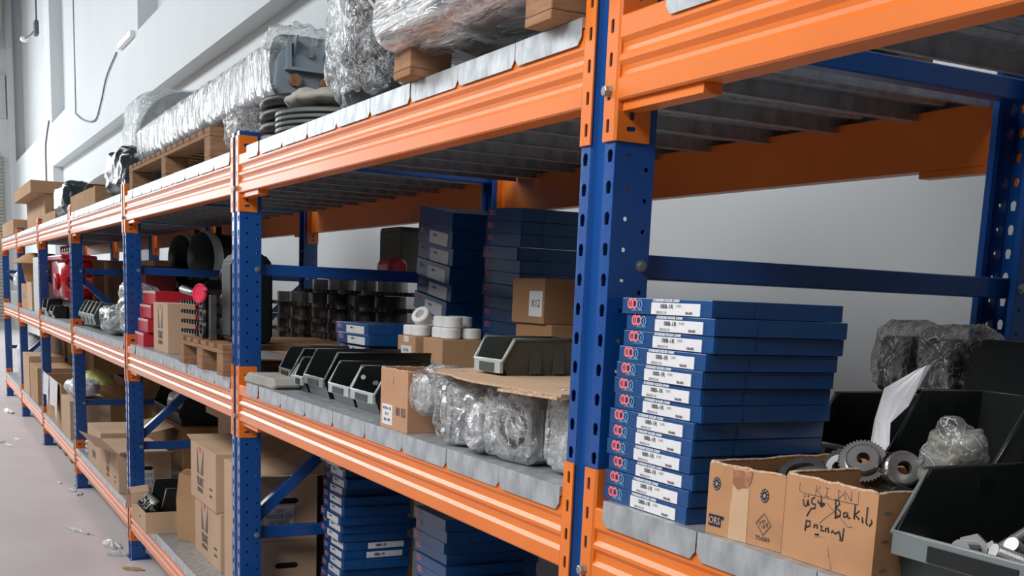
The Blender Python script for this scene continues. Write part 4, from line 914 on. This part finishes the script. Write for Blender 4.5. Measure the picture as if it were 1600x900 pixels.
for z in (.25, .155, .065):
    bm = NB(); lathe(bm, [(0, .040), (.045, .038), (.055, .032), (.055, .022), (.02, .020), (.02, .0001)], (-.03, .05, z), (-1, -.35, 0), 28); obj('hub', bm, charcoal, t)
# sprocket piles on a board behind
bm = NB(); box(bm, 0, 1.95, 0, .36, 0, .045, bev=.003); o = obj('wooden_board', bm, wood); o.location = (-4.62, .60, D1); tag(o, 'long wooden board under the dark sprocket piles at the rear of the third bay', 'board')
hubm = mat('dull_hub_steel', (.13, .125, .115), .38, .8, col2=(.07, .068, .06), nscale=10)
tooth = mat('worn_tooth_steel', (.20, .19, .17), .35, .85, col2=(.05, .047, .04), nscale=8)
sp = None; brighthub = None
for ci, (x, y, n, r, nm) in enumerate([(-4.42, .78, 4, .125, 'leftmost'), (-4.12, .76, 4, .125, 'second from the left'), (-3.82, .78, 5, .125, 'third from the left'), (-3.52, .76, 5, .125, 'fourth from the left'), (-3.22, .78, 5, .125, 'fifth from the left'), (-2.93, .77, 5, .115, 'rightmost')]):
    for k in range(n):
        lab = f'dark toothed sprocket, {["lowest", "second lowest", "third lowest", "fourth lowest", "highest"][k]} in the {nm} pile on the long board'
        loc = (x+.008*(-1)**k, y, D1+.0455+k*.067)
        if sp is None: sp = sprocket(lab, loc, (0, 0, 0), .142, 34, .017, .072, .0655, .02, tooth, hubm, 'dark sprockets piled on the long board'); sp.rotation_euler = (0, 0, k*.3)
        else: o = dup(sp, loc, label=lab); o.rotation_euler = (0, 0, k*.5+ci); o.scale = (r/.125,)*2 + (1,)
        if k == n-1:
            if brighthub is None: brighthub = [c for c in sp.children if c.name.startswith('hub')][0].data.copy(); brighthub.materials[0] = steel
            for c in (o if o else sp).children:
                if c.name.startswith('hub'): c.data = brighthub
t = thing('round_housing', 'large dark domed motor housing at the rear of the third bay, left one', 'motor', (-6.02+.9, .80, D1+.0)); 
def dome_motor(t, R=.19):
    bm = NB(); lathe(bm, [(-.2, .0001), (-.2, R*.5), (-.16, R*.9), (.12, R), (.16, R*.9), (.19, R*.55), (.20, .0001)], (0, 0, R+.03), (.35, -1, 0), 36)
    for f in bm.faces: f.smooth = True
    obj('shell', bm, charcoal, t); bm = NB(); box(bm, -.15, .15, -.12, .12, 0, .06); obj('foot', bm, charcoal, t)
    bm = NB(); lathe(bm, [(0, R*.98), (.02, R*1.04), (.05, R*1.04), (.07, R*.98)], (.03, -.08, R+.03), (.35, -1, 0), 36); obj('pale_flange', bm, mat('pale_grey_flange', (.45, .48, .48), .4), t)
    bm = NB(); cyl(bm, (.02, -.02, 2*R+.02), (.02, -.02, 2*R+.07), .02, None, 10); obj('eye_lug', bm, charcoal, t)
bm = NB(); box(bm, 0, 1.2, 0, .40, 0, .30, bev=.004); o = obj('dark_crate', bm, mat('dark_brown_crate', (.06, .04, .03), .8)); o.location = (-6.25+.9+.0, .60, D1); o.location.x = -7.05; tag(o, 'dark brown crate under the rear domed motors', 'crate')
t.location = (-6.75, .80, D1+.301); dome_motor(t, .17)
t = thing('round_housing', 'large dark domed motor housing at the rear, right one beside the black gearbox cover', 'motor', (-6.10, .80, D1+.301)); dome_motor(t, .17)
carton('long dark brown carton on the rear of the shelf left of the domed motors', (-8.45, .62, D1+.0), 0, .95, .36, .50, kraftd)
t = thing('junction_box', 'narrow grey-green case standing against the wall seen left of the tall blue stack', 'case', (-3.42, .90, D1+.38)); bm = NB(); box(bm, 0, .27, 0, .10, 0, .22, bev=.004); obj('case', bm, mat('olive_grey_case', (.10, .10, .08), .6), t); bm = NB(); prism(bm, [(0, .22), (.27, .22), (.245, .238), (.02, .238)], 'y', 0, .10); obj('lid', bm, MATS['olive_grey_case'], t)
t = thing('red_motor', 'small glossy red part on the rightmost sprocket pile', 'machine part', (-2.98, .79, D1+.386)); bm = NB(); lathe(bm, [(-.09, .0001), (-.09, .035), (-.06, .045), (.06, .045), (.09, .03), (.09, .0001)], (0, 0, .046), (1, 0, 0), 20); obj('body', bm, redp, t)

# ------------------------------------------------------------------ third bay, lower deck
def yil_carton(label, x, y, z, w=.50, d=.30, h=.255, flaps=None, hh=False, lab=None):
    t = carton(label, (x, y, z), 0.0, w, d, h, kraftl, flaps=flaps); yilmaz_logo(t, w*.40, h*.66, h*.50)
    for i, s in enumerate(['DIKKAT', 'KIRILIR']): text(s, .016, inkbrown, t, (w*.82, -.0008, h*.34-.03*i), name='print')
    if hh: handle_hole(t, w, d, h, h*.62)
    if lab: side_label(t, w, *lab)
    return t
yil_carton('bottom Y-logo carton beside the open bin carton on the lower deck', -3.66, .10, D0)
yil_carton('top Y-logo carton with raised flap on the lower deck left of the second upright', -3.70, .09, D0+.256, flaps=[('y1', 3.0, .14), ('x0', 3.0, .10)])
yil_carton('bottom carton with a hand hole seen through the braced frame', -3.09, .10, D0, w=.50, d=.245, hh=True, lab=(.05, .15, .01, .075, ['K30', 'B 80']))
yil_carton('top carton with a large shipping label seen through the braced frame', -3.09, .10, D0+.256, w=.50, d=.245, hh=True, lab=(.035, .150, .03, .14, ['GN', 'MOTOR 112', 'IEC 60034', '400 V  50']), flaps=[('x1', 2.95, .12), ('y1', 2.98, .12)])
carton('tall brown carton behind the two hand-hole cartons on the lower deck', (-3.1, .42, D0), 0, .50, .34, .48, kraft)
t = carton('low torn open carton with a curled flap jutting over the lower front beam', (-4.46, -.060, D0), 0.0, .42, .32, .105, kraftl, open_top=True)
bm = NB(); pts = [(-.02, .06), (-.012, .13), (.02, .165), (.07, .17), (.12, .15), (.15, .105)]
for k in range(len(pts)-1):
    (x0, z0), (x1, z1) = pts[k], pts[k+1]; quad(bm, [(x0, -.02, z0), (x1, -.02, z1), (x1, .07, z1+.01), (x0, .07, z0+.01)])
o = obj('curled_flap', bm, kraftl, t); o.modifiers.new('board_thickness', 'SOLIDIFY').thickness = .004
bm = NB(); box(bm, .3995, .4212, .03, .13, .02, .103); obj('tape', bm, tape, t)
t = stack_bin('black bin of machine parts inside the torn open carton', (-4.44, .035, D0+.006), 0, .30, .20, .20, bpl, gpl, front=.45)
t = thing('metal_parts', 'black and zinc fittings heaped in the torn open carton', 'metal parts', (-4.20, -.015, D0+.006)); bm = superblob((.30, .07, .13), e=.8, amp=.03, freq=24, seed=120); obj('fittings', bm, darksteel, t)
t['kind'] = 'stuff'
for k in range(5): bm = NB(); cyl(bm, (-.1+.05*k, -.03, .10), (-.08+.05*k, .02, .155), .012, None, 8); obj('pin', bm, zinc, t)
bm = NB(); r0 = [(-3.86, .06, D0+.005), (-3.88, .06, D0+.20), (-3.86, .07, D0+.33), (-3.80, .09, D0+.36)]
vr = [[bm.verts.new((x+dx*1.0, y+dx*1.0, z-dx*.1)) for dx in (0, .05, .10)] for x, y, z in r0]
for a, b in zip(vr, vr[1:]):
    for k in range(2): bm.faces.new((a[k], a[k+1], b[k+1], b[k]))
o = obj('cardboard_divider', bm, kraft); o.modifiers.new('board_thickness', 'SOLIDIFY').thickness = .006; tag(o, 'bent cardboard piece standing left of the Y-logo cartons', 'cardboard')
carton('plain brown carton under the orange beam just right of the third upright', (-4.7, .45, D0), 0, .60, .40, .52, kraftl)
carton('flat light carton resting on top of the plain carton behind the third upright', (-4.78, .40, D0+.521), 0.0, .62, .45, .08, kraftl)
# ------------------------------------------------------------------ fourth bay (between third and fourth upright)
for k in range(4):
    o = stack_bin(['leftmost', 'second', 'third', 'rightmost'][k] + ' of the four grey bins nested on their sides beside the fourth upright', (-7.15+.20*k, .02, D1+.012), 0, .17, .30, .15, green, greenl, front=.40, group='grey bins nested beside the fourth upright'); o.rotation_euler = (-.12, 0, 0); o.location.z = D1+.040
t = thing('wrapped_bag', 'tall clear plastic bag of grey parts left of the third upright', 'bag', (-5.28, .14, D1)); obj('bag_skin', superblob((.46, .22, .30), e=.7, amp=.05, freq=8, seed=130, nu=90, nv=50), filmh, t); obj('contents', superblob((.34, .15, .22), e=.7, amp=.01, freq=8, seed=131), mat('grey_cast_parts', (.22, .23, .23), .5), t)
t = thing('wrapped_bag', 'low clear plastic bag beside the tall bag left of the third upright', 'bag', (-5.78, .10, D1)); obj('bag_skin', superblob((.42, .20, .16), e=.7, amp=.04, freq=10, seed=133), filmh, t); obj('contents', superblob((.3, .13, .11), e=.7, amp=.01, freq=8, seed=134), MATS['grey_cast_parts'], t)
for i, (x, w, lab) in enumerate([(-7.0, .75, 'dark red container at the rear of the fourth bay, left one'), (-6.15, .70, 'dark red container at the rear of the fourth bay, right one')]):
    if i == 0:
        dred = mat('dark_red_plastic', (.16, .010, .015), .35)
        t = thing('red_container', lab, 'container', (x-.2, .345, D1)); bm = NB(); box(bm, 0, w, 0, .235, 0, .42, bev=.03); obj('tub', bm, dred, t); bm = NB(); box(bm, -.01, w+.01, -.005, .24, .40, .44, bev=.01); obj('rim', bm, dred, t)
t = yil_carton('wide Y-logo carton with hand hole left of the third upright on the lower deck', -5.90, -.012, D0, w=.70, d=.30, h=.235, flaps=[('y0', 2.75, .14), ('x1', 2.9, .1)], hh=True, lab=(.13, .20, .03, .14, ['GN', '400 V']))
t = carton('plain brown carton left of the wide Y-logo carton on the lower deck', (-6.58, -.005, D0), 0, .62, .32, .26, kraftl, flaps=[('y1', 2.9, .15)])
text('YILMAZ', .07, inkbrown, t, (.30, -.0008, .08), name='printed_name', sx=.7)
disc_stack('strap_coil', 'grey coil of strapping beside the fourth upright on the lower deck', (-6.86, .13, D0), 3, .12, .018, .034, mat('grey_strap', (.35, .37, .37), .5), 'coil')
t = stack_bin('large black tub of wrapped parts at the rear of the fourth bay, lower deck', (-6.9, .50, D0+.291), 0, .9, .45, .22, bpl, bpl)
bm = NB(); box(bm, -7.0, -5.9, .50, .99, D0, D0+.29, bev=.004); tag(obj('brown_crate', bm, kraftd), 'dark carton carrying the large black tub on the lower deck', 'box')
t = thing('plastic_bag', 'pale plastic wrapping heaped in the large black tub', 'bag', (-6.45, .66, D0+.312)); obj('film', superblob((.52, .28, .17), e=.8, amp=.03, freq=6, seed=140), mat('white_plastic_wrap', (.6, .6, .58), .35, bump=.5, bscale=10), t)
# top deck, fourth bay
t = thing('wrapped_machine', 'dark machine in torn black film beside the third upright on the top deck', 'machine', (-5.48, .17, D2)); bm = superblob((.80, .30, .27), e=.55, amp=.05, freq=7, seed=150, nu=70, nv=36); obj('black_film', bm, mat('black_film', (.03, .04, .045), .25, bump=.6, bscale=20), t)
t = thing('foil_cover', 'bright silver foil sheet tapering over a bundle on the top deck', 'foil cover', (-6.02, .12, D2+.02)); bm = NB()
NR = 24; rows = []
for i in range(NR+1):
    f = i/NR; x = -1.55 + 1.55*f; hh_ = .01 + .075*f; ww = .06 + .26*f
    rows.append([bm.verts.new((x, -ww/2*1.0 + ww*j/8 + .008*noise.noise(Vector((i, j, 0))*.9), .10 + hh_*math.sin(PI*(j+.0)/8) + .006*noise.noise(Vector((i*.8, j, 5))))) for j in range(9)])
for a, b in zip(rows, rows[1:]):
    for j in range(8): bm.faces.new((a[j], a[j+1], b[j+1], b[j])).smooth = True
bm.faces.new(rows[-1]); obj('foil', bm, mat('bright_foil', (.86, .86, .84), .35, .2, bump=.5, bscale=25), t)
carton('flat brown carton under the silver foil sheet on the top deck', (-7.18, -.01, D2), 0, 1.25, .34, .105, kraft)
t = carton('wide brown carton spanning the top deck beyond the fifth upright', (-11.80, .08, D2), 0, 1.9, .90, .30, kraft)
carton('overhanging flat brown carton lying on the wide carton on the top deck', (-11.82, -.04, D2+.301), 0, 1.94, 1.08, .11, kraft)
carton('wide flat brown carton at the far left end of the top deck', (-14.1, -.02, D2), 0, 1.75, .95, .16, kraft)
# ------------------------------------------------------------------ fifth bay
t = thing('partition_board', 'tall pale panel standing beyond the fifth upright on the middle shelf', 'panel', (-10.70, .03, D1)); bm = NB(); box(bm, 0, .75, 0, .04, 0, .52, bev=.006); obj('board', bm, mat('pale_grey_panel', (.60, .60, .58), .5), t)
t = thing('red_machine', 'glossy red machine with five chrome rods standing left of the fourth upright', 'machine', (-8.95, .14, D1+.155))
bm = NB(); prism(bm, [(-.50, 0), (.50, 0), (.52, .10), (.46, .14), (.52, .20), (.50, .34), (-.50, .34), (-.54, .22), (-.46, .16), (-.53, .1)], 'y', -.06, .16); bmesh.ops.bevel(bm, geom=list(bm.edges), offset=.02, segments=3, affect='EDGES')
for f in bm.faces: f.smooth = True
obj('body', bm, redp, t)
bm = NB(); box(bm, -.56, .54, -.09, .19, .33, .37, bev=.012); obj('top_flange', bm, redp, t)
for k in range(5): bm = NB(); cyl(bm, (-.36+.17*k, .02, .37), (-.36+.17*k, .02, .455), .022, None, 14); obj('chrome_rod', bm, mat('chrome', (.85, .85, .85), .12, 1.0), t)
bm = NB(); cyl(bm, (.05, -.06, .15), (.05, -.10, .15), .07); obj('port_cover', bm, redp, t)
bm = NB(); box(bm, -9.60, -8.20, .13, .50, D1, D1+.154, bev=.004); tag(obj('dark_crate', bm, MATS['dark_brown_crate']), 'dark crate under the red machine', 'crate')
stack_bin('black picking bin in front of the dark crate under the red machine', (-9.55, .0, D1), 0, .36, .12, .15, bpl, greenl, front=.42)
stack_bin('small black picking bin right of the crate front, near the fourth upright', (-8.95, .0, D1), 0, .26, .12, .10, bpl, greenl, front=.5)
# lower deck of the fifth bay: carton lined with paper
t = carton('open brown carton hung with two white paper sheets on the lower deck', (-9.60, .015, D0), 0, 1.25, .60, .36, kraft, open_top=True, th=.006)
for i, (x, w, z0) in enumerate([(.0, .50, .10), (.56, .62, .06)]):
    bm = NB(); quad(bm, [(x, -.02, .385), (x+w, -.02, .375), (x+w*.96, -.035, z0-.02*i), (x+w*.7, -.03, z0+.10)]); quad(bm, [(x, -.02, .385), (x+w*.7, -.03, z0+.10), (x+.05, -.03, z0+.08), (x, -.025, z0+.14)])
    o = obj('paper_liner', bm, paper, t); o.modifiers.new('paper_thickness', 'SOLIDIFY').thickness = .002
t = thing('yellow_bag', 'pale yellow bag showing above the paper-lined carton', 'bag', (-8.75, .34, D0+.10)); obj('bag', superblob((.9, .40, .36), e=1, amp=.03, freq=6, seed=160, taper=.3), yellow, t)
carton('narrow tall brown carton left of the fourth upright on the lower deck', (-8.22, -.0, D0), 0, .58, .30, .30, kraftl)
t = thing('plastic_bag', 'white plastic bag on the narrow tall carton left of the fourth upright', 'bag', (-7.95, .14, D0+.301)); obj('bag', superblob((.42, .24, .13), e=.8, amp=.04, freq=9, seed=162), mat('white_bag', (.62, .64, .66), .35, bump=.4), t)
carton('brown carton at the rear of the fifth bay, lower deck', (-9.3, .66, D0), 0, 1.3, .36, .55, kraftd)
t = thing('wrapped_machine', 'black-wrapped square bundle left of the fourth upright on the top deck', 'machine', (-8.05, .14, D2)); bm = superblob((.85, .28, .24), e=.4, amp=.03, freq=8, seed=165); obj('black_film', bm, MATS['black_film'], t)
t = thing('foil_cover', 'silver foil sheet sloping down left of the black-wrapped bundle', 'foil cover', (-8.53, .16, D2+.075)); bm = NB(); rows = []
for i in range(NR+1):
    f = i/NR; x = -1.10 + 1.10*f; hh_ = .02 + .09*f; ww = .10 + .2*f
    rows.append([bm.verts.new((x, -ww/2 + ww*j/8, .02 + .05*f + hh_*math.sin(PI*j/8) + .006*noise.noise(Vector((i*.8, j, 9))))) for j in range(9)])
for a, b in zip(rows, rows[1:]):
    for j in range(8): bm.faces.new((a[j], a[j+1], b[j+1], b[j])).smooth = True
bm.faces.new(rows[-1]); obj('foil', bm, MATS['bright_foil'], t)
carton('brown carton beside the black-wrapped bundle, near the fourth upright', (-7.62, .0, D2), 0, .30, .32, .16, kraft) if False else None
carton('brown carton crosswise under the sloping foil on the top deck', (-9.68, .03, D2), 0, 1.10, .27, .085, kraft)
# ------------------------------------------------------------------ sixth bay
t = carton('brown carton with a small print at the sixth upright on the middle shelf', (-12.05, .02, D1), 0, .72, .35, .26, kraft)
text('YUMAK', .08, inkfaint, t, (.36, -.0008, .13), name='print')
carton('narrow light carton right of the printed carton on the middle shelf', (-11.32, .02, D1), 0, .50, .35, .28, kraftl)
t = thing('paper_cone', 'brown paper cone hood above the printed carton near the sixth upright', 'hood', (-11.9, .16, D1+.281)); bm = NB(); lathe(bm, [(.19, .30), (.195, .30), (.30, .13), (.30, .0001)], (0, .0, .0), (0, 0, 1), 24); obj('cone', bm, kraft, t); bm = NB(); lathe(bm, [(0, .16), (0, .165), (.20, .20)], (0, 0, 0), (0, 0, 1), 20); obj('skirt', bm, kraftd, t); t.location = (-11.45, .18, D1+.281)
carton('tall light carton on the lower deck right of the sixth upright', (-11.90, .0, D0), 0, .75, .35, .42, kraftl)
carton('brown carton next to the tall light carton on the lower deck', (-11.05, .0, D0), 0, .80, .35, .36, kraft)
t = thing('white_sack', 'white plastic sack left of the sixth upright on the lower deck', 'bag', (-12.95, .20, D0)); obj('bag', superblob((.9, .36, .55), e=.7, amp=.05, freq=5, seed=170), MATS['white_bag'], t)
bm = NB(); box(bm, 0, 1.0, 0, .34, 0, .16, bev=.005); o = obj('grey_crate', bm, mat('grey_crate', (.30, .32, .31), .5)); o.location = (-13.6, .02, D1); tag(o, 'grey crate on the middle shelf left of the sixth upright', 'crate')
t = thing('plastic_bag', 'white wrapping on the grey crate at the left edge of the photo', 'bag', (-13.1, .19, D1+.161)); obj('bag', superblob((.95, .30, .22), e=.8, amp=.05, freq=7, seed=171), MATS['white_bag'], t)
# dark cartons added to cover the bright wall and darken the far bays
for (x, y, z, w, d, h, lab) in [
    (-7.22, .66, D1+.0, .14, .30, .1, None),
    (-7.15, .70, D0+.0, .10, .2, .1, None),
    (-9.64, .55, D1, 1.15, .42, .50, 'long dark brown carton added behind the red machine to darken the middle shelf'),
    (-12.05, .50, D1, 2.1, .45, .52, 'long dark brown carton added behind the partition panel to darken the middle shelf'),
    (-12.05, .48, D0, 2.1, .45, .62, 'long dark brown carton added to darken the rear of the sixth bay, lower deck'),
    (-14.3, .48, D0, 1.9, .45, .62, 'long dark brown carton added to darken the rear of the farthest bay, lower deck'),
    (-14.3, .48, D1, 1.9, .45, .55, 'long dark brown carton added to darken the rear of the farthest bay, middle shelf')]:
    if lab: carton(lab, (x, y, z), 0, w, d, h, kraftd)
carton('dark brown carton added behind the paper-lined carton to darken the lower deck', (-9.25, .66, D0+.551), 0, 1.2, .34, .14, kraftd)
# pallets under the far bays
pallet('pale pallet pushed under the lower beam between the fourth and fifth uprights', (-9.55, .10, 0), 0, 1.0, .8, .12, woodl)
# ------------------------------------------------------------------ floor litter
litm = mat('dirty_white_film', (.62, .62, .60), .4, bump=.4, bscale=40)
def litter(loc, size, rz, label, seed, m=litm, name='plastic_scrap'):
    R = random.Random(seed); bm = NB(); n = 22; A = []; B = []
    c0 = bm.verts.new((0, 0, size[2])); c1 = bm.verts.new((0, 0, 0))
    for i in range(n):
        a = 2*PI*i/n; r = R.uniform(.62, 1.08); x = .5*size[0]*math.cos(a)*r; y = .5*size[1]*math.sin(a)*r
        A.append(bm.verts.new((x, y, R.uniform(.15, 1.2)*size[2]*.6+.001))); B.append(bm.verts.new((x, y, 0)))
    for i in range(n):
        j = (i+1) % n; bm.faces.new((c0, A[i], A[j])); bm.faces.new((A[i], B[i], B[j], A[j])); bm.faces.new((c1, B[j], B[i]))
    o = obj(name, bm, m); o.location = loc; o.rotation_euler = (0, 0, rz); tag(o, label, 'litter')
litter((-5.70, -.170, .001), (.34, .06, .016), .45, 'long strip of torn plastic lying on the open floor', 181)
litter((-5.25, -.10+.05, .001), (.22, .10, .035), .2, 'wad of torn plastic at the foot of the third upright', 182)
litter((-4.98, -.045, .001), (.15, .04, .03), 1.2, 'tail of torn plastic against the foot of the third upright', 183)
litter((-7.17, -.05, .001), (.10, .05, .02), .3, 'small white scrap at the foot of the fourth upright', 184)
litter((-7.02, -.02, .001), (.14, .05, .02), -.3, 'second white scrap at the foot of the fourth upright', 185)
litter((-7.55, -.10, .001), (.09, .04, .012), .2, 'lone small white scrap left of the fourth upright', 186, paper, 'paper_scrap')
litter((-10.15, -.20, .001), (.22, .05, .012), .2, 'short white strip farther down the aisle floor', 187, paper, 'paper_scrap')
litter((-9.75, -.30, .001), (.22, .05, .012), .2, 'second short white strip nearer on the aisle floor', 188, paper, 'paper_scrap')
litter((-10.0, -.36, .001), (.18, .06, .012), -.5, 'white strip at the very left edge of the floor', 189, paper, 'paper_scrap')
litter((-5.35, -.05, .001), (.07, .03, .01), .1, 'small pale scrap between the torn plastic and the open floor', 190)
litter((-4.62, .0-.03, .001), (.14, .05, .015), .8, 'brown paper scrap at the bottom edge of the floor', 191, kraft, 'paper_scrap')
litter((-12.6, -.12, .001), (.5, .10, .04), .1, 'pale heap of packing film under the far lower beam', 192)
